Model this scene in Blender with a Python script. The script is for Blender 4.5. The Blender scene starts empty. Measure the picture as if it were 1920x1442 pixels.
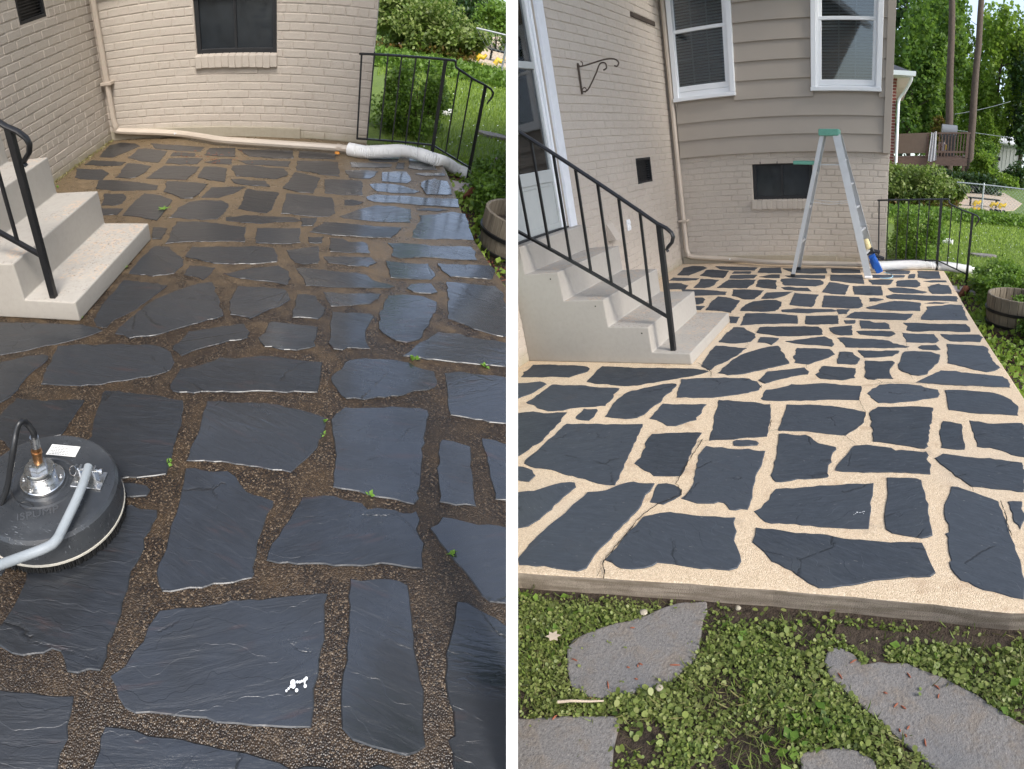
import bpy, bmesh, math, random
import numpy as np
from mathutils import Vector, Matrix
R_ = math.radians
scene = bpy.context.scene
COL = scene.collection

# ---------------------------------------------------------------- camera, world, sun, exposure
# The photograph is a pair: the same patio before (wet) and after (dry) cleaning.  The two yards are built side by
# side, each as a real, undistorted place, and a panoramic (cylindrical) lens looks at both at once.
K = 1070.0                      # pixels per radian of the 1920 x 1442 photograph
RA = np.array([[0.96018, -0.10705, -0.25804], [-0.14911, 0.58471, -0.79742], [0.23625, 0.80415, 0.54546]])
CA = np.array([2.49425, -5.09365, 1.19808])
RB = np.array([[0.80305, -0.03741, 0.59473], [0.56215, 0.37872, -0.73523], [-0.19773, 0.92475, 0.32516]])
CB = np.array([2.22541, -6.23406, 1.13958])
up = RA[2] * 0.5 + RB[2] * 0.5
up /= np.linalg.norm(up)
cx = np.array([1.0, 0, 0]); cx = cx - up * (cx @ up); cx /= np.linalg.norm(cx)
cy = np.cross(up, cx)
RCAM = np.array([cx, cy, up])             # camera axes -> world
CAMLOC = np.array([0.0, 0.0, 1.17])
cam_d = bpy.data.cameras.new('camera')
cam = bpy.data.objects.new('camera', cam_d)
COL.objects.link(cam)
M4 = Matrix([list(r) for r in RCAM]).to_4x4(); M4.translation = Vector(CAMLOC)
cam.matrix_world = M4
cam_d.type = 'PANO'
cam_d.panorama_type = 'CENTRAL_CYLINDRICAL'
cam_d.central_cylindrical_range_u_min = -960 / K
cam_d.central_cylindrical_range_u_max = 960 / K
cam_d.central_cylindrical_range_v_min = -721 / K
cam_d.central_cylindrical_range_v_max = 721 / K
cam_d.central_cylindrical_radius = 1.0
cam_d.clip_start = 0.01
cam_d.clip_end = 500
scene.camera = cam


class Place:
    """One of the two yards: local frame with the inner house corner at the origin, x along the far wall, y away, z up."""
    def __init__(s, key, Rl, c, side):
        s.key, s.R, s.c, s.side = key, Rl, c, side
        A = RCAM @ Rl.T
        s.M = Matrix([list(r) for r in A]).to_4x4()
        s.M.translation = Vector(CAMLOC - A @ c)
        s.A = A

    def at(s, px, py, ax=2, v=0.0):
        """The point of the local plane (axis ax = v) that the photograph shows at pixel px, py."""
        th = (px - 960) / K
        r = s.R @ np.array([math.sin(th), (721 - py) / K, -math.cos(th)])
        t = (v - s.c[ax]) / r[ax]
        return s.c + r * t

    def side_of(s, p):
        return float((CAMLOC + s.A @ (np.array(p) - s.c) - CAMLOC) @ RCAM[:, 0])


WET = Place('wet', RA, CA, -1)
DRY = Place('dry', RB, CB, 1)

sun_local = np.array([0.15, -0.52, 0.83])
sun_dir = WET.A @ (sun_local / np.linalg.norm(sun_local))
SUN_EL = math.asin(sun_dir[2]); SUN_AZ = math.atan2(sun_dir[0], sun_dir[1])
world = bpy.data.worlds.new('World'); scene.world = world
world.use_nodes = True
wn = world.node_tree.nodes; wl = world.node_tree.links
bg = wn['Background']
sky = wn.new('ShaderNodeTexSky'); sky.sky_type = 'NISHITA'; sky.sun_disc = False
sky.sun_elevation = SUN_EL; sky.sun_rotation = SUN_AZ
tcw = wn.new('ShaderNodeTexCoord'); sxw = wn.new('ShaderNodeSeparateXYZ'); cbw = wn.new('ShaderNodeCombineXYZ'); mxw = wn.new('ShaderNodeMath'); mxw.operation = 'MAXIMUM'; mxw.inputs[1].default_value = 0.06
wl.new(tcw.outputs['Generated'], sxw.inputs[0]); wl.new(sxw.outputs['X'], cbw.inputs[0]); wl.new(sxw.outputs['Y'], cbw.inputs[1]); wl.new(sxw.outputs['Z'], mxw.inputs[0]); wl.new(mxw.outputs[0], cbw.inputs[2]); wl.new(cbw.outputs[0], sky.inputs['Vector'])
sky.dust_density = 2.0; sky.air_density = 1.0; sky.ozone_density = 1.5
hs = wn.new('ShaderNodeHueSaturation'); hs.inputs['Saturation'].default_value = 0.68     # thin high cloud greys the blue
wl.new(sky.outputs[0], hs.inputs['Color']); wl.new(hs.outputs[0], bg.inputs['Color'])
bg.inputs['Strength'].default_value = 0.15
sd = bpy.data.lights.new('sun', 'SUN'); sd.energy = 1.5; sd.angle = R_(18); sd.color = (1, 0.95, 0.88)
so = bpy.data.objects.new('sun', sd); COL.objects.link(so)
so.rotation_euler = Vector(sun_dir).to_track_quat('Z', 'Y').to_euler()
vs = scene.view_settings
vs.view_transform = 'Standard'; vs.look = 'None'; vs.gamma = 1.0; vs.exposure = 1.2
scene.cycles.max_bounces = 6
scene.cycles.transparent_max_bounces = 8
scene.cycles.use_denoising = True

# ---------------------------------------------------------------- helpers
class MB:
    def __init__(s): s.v = []; s.f = []
    def add(s, v, f):
        n = len(s.v); s.v += [tuple(float(c) for c in p) for p in v]; s.f += [tuple(i + n for i in q) for q in f]; return s
    def box(s, x0, y0, z0, x1, y1, z1):
        return s.add([(x0, y0, z0), (x1, y0, z0), (x1, y1, z0), (x0, y1, z0), (x0, y0, z1), (x1, y0, z1), (x1, y1, z1), (x0, y1, z1)],
                     [(3, 2, 1, 0), (4, 5, 6, 7), (0, 1, 5, 4), (1, 2, 6, 5), (2, 3, 7, 6), (3, 0, 4, 7)])
    def bar(s, p, q, w, h=None, upv=(0, 0, 1)):
        h = h or w
        p, q = Vector(p), Vector(q); d = (q - p).normalized(); u = Vector(upv)
        if abs(d.dot(u)) > 0.95: u = Vector((1, 0, 0))
        a = d.cross(u).normalized(); b = a.cross(d)
        v = []
        for o in (p, q):
            for i, j in ((-1, -1), (1, -1), (1, 1), (-1, 1)): v.append(o + a * i * w / 2 + b * j * h / 2)
        return s.add(v, [(3, 2, 1, 0), (4, 5, 6, 7), (0, 1, 5, 4), (1, 2, 6, 5), (2, 3, 7, 6), (3, 0, 4, 7)])
    def tube(s, pts, r, n=10, caps=True, squash=None):
        pts = [Vector(p) for p in pts]; m = len(pts)
        rs = r if isinstance(r, (list, tuple)) else [r] * m
        t0 = (pts[1] - pts[0]).normalized(); u = Vector((0, 0, 1)) if abs(t0.z) < 0.9 else Vector((1, 0, 0))
        a = t0.cross(u).normalized(); v = []
        for i, p in enumerate(pts):
            t = (pts[min(i + 1, m - 1)] - pts[max(i - 1, 0)]).normalized()
            a = (a - t * a.dot(t)).normalized(); b = t.cross(a)
            for k in range(n):
                an = 2 * math.pi * (k + 0.5) / n
                w, h = (1, 1) if squash is None else squash
                v.append(p + a * math.cos(an) * rs[i] * w + b * math.sin(an) * rs[i] * h)
        f = []
        for i in range(m - 1):
            for k in range(n):
                k2 = (k + 1) % n; f.append((i * n + k, i * n + k2, (i + 1) * n + k2, (i + 1) * n + k))
        if caps: f += [tuple(range(n - 1, -1, -1)), tuple((m - 1) * n + k for k in range(n))]
        return s.add(v, f)
    def lathe(s, prof, c=(0, 0, 0), n=32):
        v = []; f = []; m = len(prof)
        for r, z in prof:
            for k in range(n):
                a = 2 * math.pi * k / n; v.append((c[0] + r * math.cos(a), c[1] + r * math.sin(a), c[2] + z))
        for i in range(m - 1):
            for k in range(n):
                k2 = (k + 1) % n; f.append((i * n + k, i * n + k2, (i + 1) * n + k2, (i + 1) * n + k))
        f += [tuple(range(n - 1, -1, -1)), tuple((m - 1) * n + k for k in range(n))]
        return s.add(v, f)
    def prism(s, poly, d):
        """poly: closed list of 3-D points; d: extrusion vector."""
        n = len(poly); d = Vector(d)
        v = [Vector(p) for p in poly] + [Vector(p) + d for p in poly]
        f = [tuple(range(n - 1, -1, -1)), tuple(range(n, 2 * n))] + [(i, (i + 1) % n, n + (i + 1) % n, n + i) for i in range(n)]
        return s.add(v, f)


PLACED = []          # (object, place)
LOC = {}             # root name -> local location


def tag(o, label=None, cat=None, group=None, kind=None):
    for k, val in (('label', label), ('category', cat), ('group', group), ('kind', kind)):
        if val: o[k] = val
    return o


def thing(pl, name, label, cat, loc, group=None):
    o = bpy.data.objects.new(name, None); COL.objects.link(o)
    o.empty_display_size = 0.05
    o.matrix_world = pl.M @ Matrix.Translation(Vector(loc))
    tag(o, label, cat, group); LOC[o.name] = Vector(loc)
    return o


def rootloc(o):
    while o.parent is not None and o.name not in LOC: o = o.parent
    return LOC[o.name]


def finish(me, bevel, smooth):
    if bevel or True:
        bm = bmesh.new(); bm.from_mesh(me)
        if bevel:
            bmesh.ops.remove_doubles(bm, verts=bm.verts, dist=1e-5)
            ed = [e for e in bm.edges if len(e.link_faces) == 2 and e.calc_face_angle(0) > 0.5]
            bmesh.ops.bevel(bm, geom=ed, offset=bevel[0], segments=bevel[1], affect='EDGES', profile=0.6, clamp_overlap=True)
        bmesh.ops.recalc_face_normals(bm, faces=bm.faces)
        bm.to_mesh(me); bm.free()
    if smooth:
        me.polygons.foreach_set('use_smooth', [True] * len(me.polygons))
        if smooth is not True:
            me.set_sharp_from_angle(angle=R_(smooth))


def obj(pl, name, mb, mat, parent=None, loc=None, bevel=None, smooth=None, raw=False):
    """Link one mesh object whose vertices are given in the place's local frame."""
    if parent is not None: org = rootloc(parent)
    else: org = Vector(loc if loc is not None else (0, 0, 0))
    me = bpy.data.meshes.new(name)
    vv = [(x - org.x, y - org.y, z - org.z) for x, y, z in mb.v]
    me.from_pydata(vv, [], mb.f)
    if not raw: finish(me, bevel, smooth)
    me.materials.append(mat)
    o = bpy.data.objects.new(name, me); COL.objects.link(o)
    if parent is not None:
        o.parent = parent
    else:
        o.matrix_world = pl.M @ Matrix.Translation(org); LOC[o.name] = org
    PLACED.append((o, pl))
    return o


def mesh_np(name, V, F, mat):
    me = bpy.data.meshes.new(name)
    V = np.asarray(V, dtype=np.float32)
    k = F.shape[1]
    me.vertices.add(len(V)); me.vertices.foreach_set('co', V.ravel())
    me.loops.add(F.size); me.loops.foreach_set('vertex_index', F.ravel().astype(np.int32))
    me.polygons.add(len(F))
    me.polygons.foreach_set('loop_start', np.arange(0, F.size, k, dtype=np.int32))
    me.polygons.foreach_set('loop_total', np.full(len(F), k, dtype=np.int32))
    me.update(calc_edges=True)
    me.materials.append(mat)
    return me


def obj_np(pl, name, V, F, mat, parent=None, loc=None):
    org = rootloc(parent) if parent is not None else Vector(loc if loc is not None else (0, 0, 0))
    me = mesh_np(name, V - np.array(org), F, mat)
    o = bpy.data.objects.new(name, me); COL.objects.link(o)
    if parent is not None: o.parent = parent
    else:
        o.matrix_world = pl.M @ Matrix.Translation(org); LOC[o.name] = org
    PLACED.append((o, pl))
    return o


# leaf templates: vertices (y from stem to tip), faces all of one size
LEAF = (np.array([[0, 0, 0], [.36, .45, .09], [0, 1, 0], [-.36, .45, .09]]), np.array([[0, 1, 2], [0, 2, 3]]))
DIAM = (np.array([[0, 0, 0], [.42, .5, 0], [0, 1, 0], [-.42, .5, 0]]), np.array([[0, 1, 2, 3]]))
ROUND = (np.array([[0, 0, 0], [.34, .28, .05], [.40, .68, .04], [.2, .98, 0], [-.2, .98, 0], [-.40, .68, .04], [-.34, .28, .05]]),
         np.array([[0, 1, 2, 3, 4, 5, 6]]))
BLADE = (np.array([[-.06, 0, 0], [.06, 0, 0], [.045, .55, .04], [-.045, .55, .04], [.0, 1, .16]]), None)


def scatter(rng, P, size, tmpl, tilt=0.6, stand=0.0):
    """Copies of a template at points P: random yaw, tilt (radians, std) about flat; stand = base pitch."""
    T, F = tmpl; n = len(P); k = len(T)
    yaw = rng.uniform(0, 2 * np.pi, n); pit = stand + rng.normal(0, tilt, n); rol = rng.normal(0, tilt, n)
    s = np.broadcast_to(size, (n,))[:, None, None]
    X = T[None] * s
    c, si = np.cos(rol)[:, None], np.sin(rol)[:, None]
    x, y, z = X[..., 0], X[..., 1], X[..., 2]
    x, z = x * c + z * si, -x * si + z * c
    c, si = np.cos(pit)[:, None], np.sin(pit)[:, None]
    y, z = y * c - z * si, y * si + z * c
    c, si = np.cos(yaw)[:, None], np.sin(yaw)[:, None]
    x, y = x * c - y * si, x * si + y * c
    V = np.stack([x, y, z], -1) + P[:, None, :]
    FF = (F[None] + (np.arange(n) * k)[:, None, None]).reshape(-1, F.shape[1])
    return V.reshape(-1, 3), FF


def join_np(parts):
    V = []; F = []; n = 0
    for v, f in parts:
        V.append(v); F.append(f + n); n += len(v)
    return np.concatenate(V), np.concatenate(F)


def inpoly(P, poly):
    x, y = P[:, 0], P[:, 1]; ins = np.zeros(len(P), bool); n = len(poly)
    for i in range(n):
        x1, y1 = poly[i][0], poly[i][1]; x2, y2 = poly[(i + 1) % n][0], poly[(i + 1) % n][1]
        c = ((y1 > y) != (y2 > y)) & (x < (x2 - x1) * (y - y1) / (y2 - y1 + 1e-12) + x1)
        ins ^= c
    return ins


# ---------------------------------------------------------------- materials
class NM:
    def __init__(s, name):
        s.m = bpy.data.materials.new(name); s.m.use_nodes = True
        s.nt = s.m.node_tree; s.b = s.nt.nodes['Principled BSDF']; s.out = s.nt.nodes['Material Output']
    def n(s, typ, **kw):
        nd = s.nt.nodes.new('ShaderNode' + typ)
        for k, v in kw.items():
            if hasattr(nd, k) and not k[0].isupper(): setattr(nd, k, v)
            else: s.set(nd.inputs[k.replace('_', ' ')], v)
        return nd
    def set(s, sock, v):
        if isinstance(v, bpy.types.NodeSocket): s.nt.links.new(v, sock)
        elif isinstance(v, bpy.types.Node): s.nt.links.new(v.outputs[0], sock)
        else:
            if sock.type == 'RGBA' and len(v) == 3: v = (*v, 1)
            sock.default_value = v
    def p(s, **kw):
        for k, v in kw.items(): s.set(s.b.inputs[k.replace('_', ' ')], v)
        return s
    def co(s, scale=(1, 1, 1), rot=(0, 0, 0), out='Object'):
        tc = s.n('TexCoord'); mp = s.n('Mapping'); s.nt.links.new(tc.outputs[out], mp.inputs['Vector'])
        mp.inputs['Scale'].default_value = scale; mp.inputs['Rotation'].default_value = rot
        return mp
    def noise(s, co, scale, detail=4, rough=0.55, dist=0.0):
        nd = s.n('TexNoise'); s.set(nd.inputs['Vector'], co.outputs[0] if isinstance(co, bpy.types.Node) else co)
        nd.inputs['Scale'].default_value = scale; nd.inputs['Detail'].default_value = detail
        nd.inputs['Roughness'].default_value = rough; nd.inputs['Distortion'].default_value = dist
        return nd.outputs['Fac']
    def ramp(s, fac, stops, interp='LINEAR'):
        r = s.n('ValToRGB'); s.set(r.inputs[0], fac); e = r.color_ramp.elements
        r.color_ramp.interpolation = interp
        while len(e) < len(stops): e.new(0.5)
        for i, (p, c) in enumerate(stops):
            e[i].position = p
            e[i].color = (c, c, c, 1) if not hasattr(c, '__len__') else (*c, 1)
        return r.outputs[0]
    def mix(s, fac, a, b, mode='MIX'):
        x = s.n('MixRGB', blend_type=mode); s.set(x.inputs[0], fac); s.set(x.inputs[1], a); s.set(x.inputs[2], b); return x.outputs[0]
    def math(s, op, a, b=0.0):
        x = s.n('Math', operation=op); s.set(x.inputs[0], a); s.set(x.inputs[1], b); return x.outputs[0]
    def bump(s, h, strength=0.4, dist=0.01, normal=None):
        x = s.n('Bump'); s.set(x.inputs['Height'], h); x.inputs['Strength'].default_value = strength; x.inputs['Distance'].default_value = dist
        if normal is not None: s.set(x.inputs['Normal'], normal)
        return x.outputs[0]


def simple(name, col, rough=0.5, metal=0.0, var=0.12, scale=12, bump=0.0, spec=0.5):
    m = NM(name); co = m.co()
    f = m.noise(co, scale, 5)
    c = m.mix(f, [max(0, x * (1 - var)) for x in col], [min(1, x * (1 + var)) for x in col])
    rr = m.ramp(m.noise(co, scale * 2.3, 4), [(0.3, max(0.02, rough - 0.1)), (0.7, min(1, rough + 0.1))])
    m.p(Base_Color=c, Roughness=rr, Metallic=metal, Specular_IOR_Level=spec)
    if bump: m.p(Normal=m.bump(m.noise(co, scale * 14, 3), bump, 0.002))
    return m.m


def mat_brick():
    m = NM('painted_brick'); co = m.co()
    big = m.noise(co, 2.2, 4); fine = m.noise(co, 60, 4)
    base = m.mix(big, (0.455, 0.405, 0.345), (0.535, 0.475, 0.41))
    base = m.mix(m.ramp(fine, [(0.35, 0.22), (0.6, 0.0)]), base, (0.40, 0.345, 0.285))
    # pinkish worn courses and grey streaks
    base = m.mix(m.ramp(m.noise(m.co((1.2, 1.2, 9)), 2.0, 3), [(0.52, 0.0), (0.75, 0.35)]), base, (0.47, 0.39, 0.34))
    tc = m.n('TexCoord'); sx = m.n('SeparateXYZ'); m.nt.links.new(tc.outputs['Object'], sx.inputs[0])
    hz = m.math('ADD', sx.outputs['Z'], m.math('MULTIPLY', m.noise(co, 9, 4), 0.14))
    foot = m.ramp(hz, [(0.05, 0.75), (0.17, 0.0)])
    base = m.mix(foot, base, (0.30, 0.27, 0.17))
    pits = m.ramp(m.noise(co, 150, 2), [(0.27, 1.0), (0.31, 0.0)])
    base = m.mix(pits, base, (0.16, 0.13, 0.10))
    h = m.math('ADD', m.noise(co, 45, 4, 0.65), m.math('MULTIPLY', pits, -0.6))
    m.p(Base_Color=base, Roughness=0.62, Normal=m.bump(h, 0.55, 0.004))
    return m.m


def mat_concrete(name, a, b, stain=0.0, aggregate=False, damp=False):
    m = NM(name); co = m.co()
    base = m.mix(m.noise(co, 3.5, 6, 0.6), a, b)
    base = m.mix(m.ramp(m.noise(co, 38, 4), [(0.36, 0.16), (0.55, 0.0)]), base, [x * 0.7 for x in a])
    if stain:
        geo = m.n('NewGeometry'); tc = m.n('TexCoord'); sx = m.n('SeparateXYZ'); m.nt.links.new(tc.outputs['Normal'], sx.inputs[0])
        upm = m.ramp(sx.outputs['Z'], [(0.8, 0.0), (0.95, 1.0)])
        patch = m.math('MULTIPLY', m.ramp(m.noise(co, 5, 2), [(0.50, 0.0), (0.60, 1.0)]), m.ramp(m.noise(co, 42, 4, 0.7), [(0.5, 0.0), (0.56, 1.0)]))
        base = m.mix(m.math('MULTIPLY', m.math('MULTIPLY', patch, upm), stain), base, (0.60, 0.40, 0.25))
        dk = m.math('MULTIPLY', m.ramp(m.noise(co, 4.1, 2), [(0.5, 0.0), (0.58, 1.0)]), m.ramp(m.noise(m.co((60, 120, 60)), 1.0, 3), [(0.60, 0.0), (0.63, 1.0)]))
        base = m.mix(m.math('MULTIPLY', m.math('MULTIPLY', dk, upm), 0.6), base, (0.10, 0.07, 0.05))
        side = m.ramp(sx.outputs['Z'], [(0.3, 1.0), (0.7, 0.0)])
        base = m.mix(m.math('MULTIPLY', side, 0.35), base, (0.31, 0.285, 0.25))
    h = m.math('ADD', m.noise(co, 90, 4, 0.7), m.math('MULTIPLY', m.noise(co, 12, 3), 0.8))
    m.p(Base_Color=base, Roughness=0.8, Normal=m.bump(h, 0.35, 0.004))
    return m.m


def mat_paver():
    m = NM('weathered_stepping_stone'); co = m.co()
    c = m.mix(m.noise(co, 5, 6, 0.65), (0.15, 0.146, 0.145), (0.265, 0.245, 0.225))
    c = m.mix(m.ramp(m.noise(co, 14, 5, 0.7), [(0.48, 0.0), (0.62, 0.6)]), c, (0.215, 0.175, 0.135))
    c = m.mix(m.ramp(m.noise(co, 120, 4, 0.7), [(0.40, 0.45), (0.50, 0.0)]), c, (0.085, 0.078, 0.074))
    c = m.mix(m.ramp(m.noise(co, 160, 3, 0.6), [(0.60, 0.0), (0.66, 0.55)]), c, (0.36, 0.33, 0.29))
    c = m.mix(m.ramp(m.noise(co, 3, 3), [(0.55, 0.0), (0.7, 0.5)]), c, (0.10, 0.112, 0.13))
    h = m.math('ADD', m.noise(co, 110, 4, 0.75), m.math('MULTIPLY', m.noise(co, 18, 4), 1.2))
    m.p(Base_Color=c, Roughness=0.88, Normal=m.bump(h, 0.8, 0.004))
    return m.m


def mat_grout(name, wet):
    m = NM(name); co = m.co()
    vo = m.n('TexVoronoi'); m.set(vo.inputs['Vector'], co.outputs[0]); vo.inputs['Scale'].default_value = 300 if not wet else 260
    sp = m.n('SeparateColor'); m.nt.links.new(vo.outputs['Color'], sp.inputs[0])
    big = m.noise(co, 1.6, 4); mid = m.noise(co, 9, 5, 0.6)
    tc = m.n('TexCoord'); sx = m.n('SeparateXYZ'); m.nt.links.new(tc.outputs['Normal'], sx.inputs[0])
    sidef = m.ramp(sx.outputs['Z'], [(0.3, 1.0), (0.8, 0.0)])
    if wet:
        c = m.ramp(sp.outputs[0], [(0.0, (0.007, 0.005, 0.0035)), (0.5, (0.022, 0.014, 0.008)), (0.85, (0.055, 0.034, 0.018)), (0.985, (0.20, 0.15, 0.10))])
        moss = m.ramp(mid, [(0.45, 0.0), (0.68, 1.0)])
        c = m.mix(m.math('MULTIPLY', moss, 0.6), c, m.mix(sp.outputs[1], (0.035, 0.020, 0.007), (0.10, 0.06, 0.025)))
        c = m.mix(m.ramp(big, [(0.35, 0.55), (0.6, 0.0)]), c, (0.022, 0.016, 0.012))
        # towards the house the mortar has dried a little and is paler and yellower
        oy = m.n('SeparateXYZ'); m.nt.links.new(tc.outputs['Object'], oy.inputs[0])
        dry = m.ramp(m.math('ADD', m.math('MULTIPLY', m.math('ADD', oy.outputs['Y'], 4.2), 0.19), m.math('MULTIPLY', m.math('SUBTRACT', mid, 0.5), 0.5)), [(0.2, 0.0), (0.6, 1.0)])
        c = m.mix(m.math('MULTIPLY', dry, 0.8), c, m.mix(sp.outputs[2], (0.13, 0.092, 0.052), (0.27, 0.195, 0.115)))
        c = m.mix(sidef, c, (0.10, 0.08, 0.06))
        m.p(Base_Color=c, Roughness=m.ramp(mid, [(0.35, 0.22), (0.7, 0.5)]), Normal=m.bump(vo.outputs['Distance'], 0.7, -0.003))
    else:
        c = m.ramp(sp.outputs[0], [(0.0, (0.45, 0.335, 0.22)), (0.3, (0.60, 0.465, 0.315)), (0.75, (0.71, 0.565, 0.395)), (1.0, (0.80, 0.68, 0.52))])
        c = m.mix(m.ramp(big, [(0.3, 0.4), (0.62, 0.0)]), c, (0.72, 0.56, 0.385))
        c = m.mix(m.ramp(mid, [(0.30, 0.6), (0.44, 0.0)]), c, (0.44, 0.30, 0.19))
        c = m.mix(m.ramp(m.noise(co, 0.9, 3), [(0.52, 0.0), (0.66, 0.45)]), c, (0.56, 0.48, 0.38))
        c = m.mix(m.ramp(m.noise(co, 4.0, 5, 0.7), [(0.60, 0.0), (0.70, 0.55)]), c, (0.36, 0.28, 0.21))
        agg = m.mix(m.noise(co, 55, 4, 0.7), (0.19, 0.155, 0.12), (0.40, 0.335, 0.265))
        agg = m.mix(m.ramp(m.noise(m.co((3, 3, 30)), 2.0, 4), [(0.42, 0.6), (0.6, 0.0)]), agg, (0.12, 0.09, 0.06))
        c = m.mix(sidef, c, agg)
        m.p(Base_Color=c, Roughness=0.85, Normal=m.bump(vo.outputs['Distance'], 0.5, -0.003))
    return m.m


def mat_slate(name, wet):
    m = NM(name)
    oi = m.n('ObjectInfo'); rnd = oi.outputs['Random']
    co = m.co((1, 1, 1)); st = m.co((1.6, 8.5, 1))
    # give every stone its own piece of texture
    off = m.n('CombineXYZ'); m.set(off.inputs[0], m.math('MULTIPLY', rnd, 37.0)); m.set(off.inputs[1], m.math('MULTIPLY', rnd, 91.0))
    def sh(c):
        v = m.n('VectorMath', operation='ADD'); m.set(v.inputs[0], c.outputs[0]); m.set(v.inputs[1], off.outputs[0]); return v.outputs[0]
    co, st = sh(co), sh(st)
    cleft = m.noise(st, 4.0, 7, 0.62, 0.6); fine = m.noise(co, 70, 5, 0.65); mid = m.noise(co, 5.5, 5, 0.6, 0.4)
    # cleavage steps: long broken ledges
    wv = m.n('TexWave', wave_type='BANDS', bands_direction='Y'); m.set(wv.inputs['Vector'], co)
    wv.inputs['Scale'].default_value = 3.1; wv.inputs['Distortion'].default_value = 9.0; wv.inputs['Detail'].default_value = 4
    wv.inputs['Detail Scale'].default_value = 1.3
    ledge = m.ramp(wv.outputs['Fac'], [(0.46, 0.0), (0.52, 1.0)])
    if wet:
        a, b = (0.008, 0.009, 0.0105), (0.025, 0.028, 0.033)
    else:
        a, b = (0.019, 0.024, 0.031), (0.052, 0.062, 0.077)
    c = m.mix(cleft, a, b)
    rnd2 = m.math('FRACT', m.math('MULTIPLY', rnd, 7.31))
    c = m.mix(m.ramp(rnd, [(0.0, 0.0), (1.0, 0.5)]), c, m.mix(cleft, [x * 1.6 for x in b], [x * 1.0 for x in b]))
    c = m.mix(m.ramp(rnd2, [(0.5, 0.0), (1.0, 0.4)]), c, [x * 0.8 for x in a])
    c = m.mix(m.ramp(m.noise(st, 11.0, 5, 0.7), [(0.45, 0.0), (0.75, 0.5)]), c, [x * 1.5 for x in b])
    if wet:
        c = m.mix(m.ramp(m.noise(st, 3.1, 4), [(0.60, 0.0), (0.72, 0.5)]), c, (0.055, 0.030, 0.026))
    else:
        c = m.mix(m.ramp(m.noise(co, 3.0, 5, 0.7), [(0.52, 0.0), (0.80, 0.55)]), c, (0.070, 0.079, 0.088))
        c = m.mix(m.ramp(m.noise(co, 2.1, 4), [(0.62, 0.0), (0.78, 0.5)]), c, (0.075, 0.056, 0.040))
        c = m.mix(m.ramp(m.noise(m.co((30, 110, 30)), 1.0, 2), [(0.70, 0.0), (0.74, 0.6)]), c, (0.24, 0.24, 0.23))
    vn = m.n('TexVoronoi', feature='DISTANCE_TO_EDGE'); m.set(vn.inputs['Vector'], m.mix(0.12, co, mid)); vn.inputs['Scale'].default_value = 2.4
    crack = m.math('MULTIPLY', m.ramp(vn.outputs['Distance'], [(0.0, 1.0), (0.012, 0.0)]), m.ramp(mid, [(0.5, 0.0), (0.56, 1.0)]))
    c = m.mix(m.math('MULTIPLY', crack, 0.7), c, [x * 0.35 for x in a])
    h = m.math('ADD', m.math('MULTIPLY', cleft, 1.0), m.math('ADD', m.math('MULTIPLY', fine, 0.14), m.math('MULTIPLY', ledge, 0.13 if wet else 0.26)))
    h = m.math('SUBTRACT', h, m.math('MULTIPLY', crack, 0.5))
    if wet:
        lx = m.n('VectorMath', operation='DOT_PRODUCT'); m.set(lx.inputs[0], oi.outputs['Location']); lx.inputs[1].default_value = tuple(float(v) for v in WET.A[:, 0])
        posx = m.math('SUBTRACT', lx.outputs['Value'], float((CAMLOC - WET.A @ WET.c) @ WET.A[:, 0]))
        tcn = m.n('TexCoord'); sxn = m.n('SeparateXYZ'); m.nt.links.new(tcn.outputs['Normal'], sxn.inputs[0])
        # standing water lies thicker on the outer side of the patio
        wetf = m.math('ADD', m.math('MULTIPLY', m.math('SUBTRACT', posx, 2.05), 0.42), m.math('MULTIPLY', m.math('SUBTRACT', m.noise(co, 3.3, 4, 0.6), 0.5), 1.1))
        film = m.math('MULTIPLY', m.ramp(wetf, [(0.0, 0.18), (0.30, 1.0)]), m.ramp(sxn.outputs['Z'], [(0.90, 0.0), (0.98, 1.0)]))
        m.p(Base_Color=c, Roughness=m.ramp(film, [(0.0, 0.42), (1.0, 0.25)]), Specular_IOR_Level=0.5,
            Normal=m.bump(h, 0.7, 0.006), Coat_Weight=m.ramp(film, [(0.0, 0.2), (1.0, 1.0)]), Coat_Roughness=m.ramp(film, [(0.0, 0.25), (0.7, 0.05), (1.0, 0.02)]), Coat_IOR=1.75)
        m.p(Coat_Normal=m.bump(h, 0.16, 0.005))
    else:
        m.p(Base_Color=c, Roughness=m.ramp(mid, [(0.3, 0.5), (0.7, 0.72)]), Specular_IOR_Level=0.4, Normal=m.bump(h, 0.5, 0.005))
    return m.m


def mat_leaf(name, cols, trans=0.3, rough=0.45, clump=2.5):
    m = NM(name); g = m.n('NewGeometry'); co = m.co()
    r = g.outputs['Random Per Island']
    n = len(cols)
    c = m.ramp(r, [(i / max(1, n - 1), q) for i, q in enumerate(cols)])
    c = m.mix(m.ramp(m.noise(co, clump, 3), [(0.35, 0.0), (0.65, 0.5)]), c, cols[-1])
    m.p(Base_Color=c, Roughness=rough, Specular_IOR_Level=0.35)
    tr = m.n('BsdfTranslucent'); m.set(tr.inputs[0], m.mix(0.5, c, (0.25, 0.42, 0.04), 'MIX'))
    mx = m.n('MixShader'); mx.inputs[0].default_value = trans
    m.nt.links.new(m.b.outputs[0], mx.inputs[1]); m.nt.links.new(tr.outputs[0], mx.inputs[2])
    m.nt.links.new(mx.outputs[0], m.out.inputs[0])
    return m.m


def mat_wood(name, a, b, rough=0.75, axis=(6, 6, 0.8), metal=0):
    m = NM(name); g = m.noise(m.co(axis), 6, 6, 0.65, 0.6)
    c = m.mix(m.ramp(g, [(0.3, 0.0), (0.7, 1.0)]), a, b)
    m.p(Base_Color=c, Roughness=rough, Normal=m.bump(g, 0.6, 0.006))
    return m.m


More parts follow.
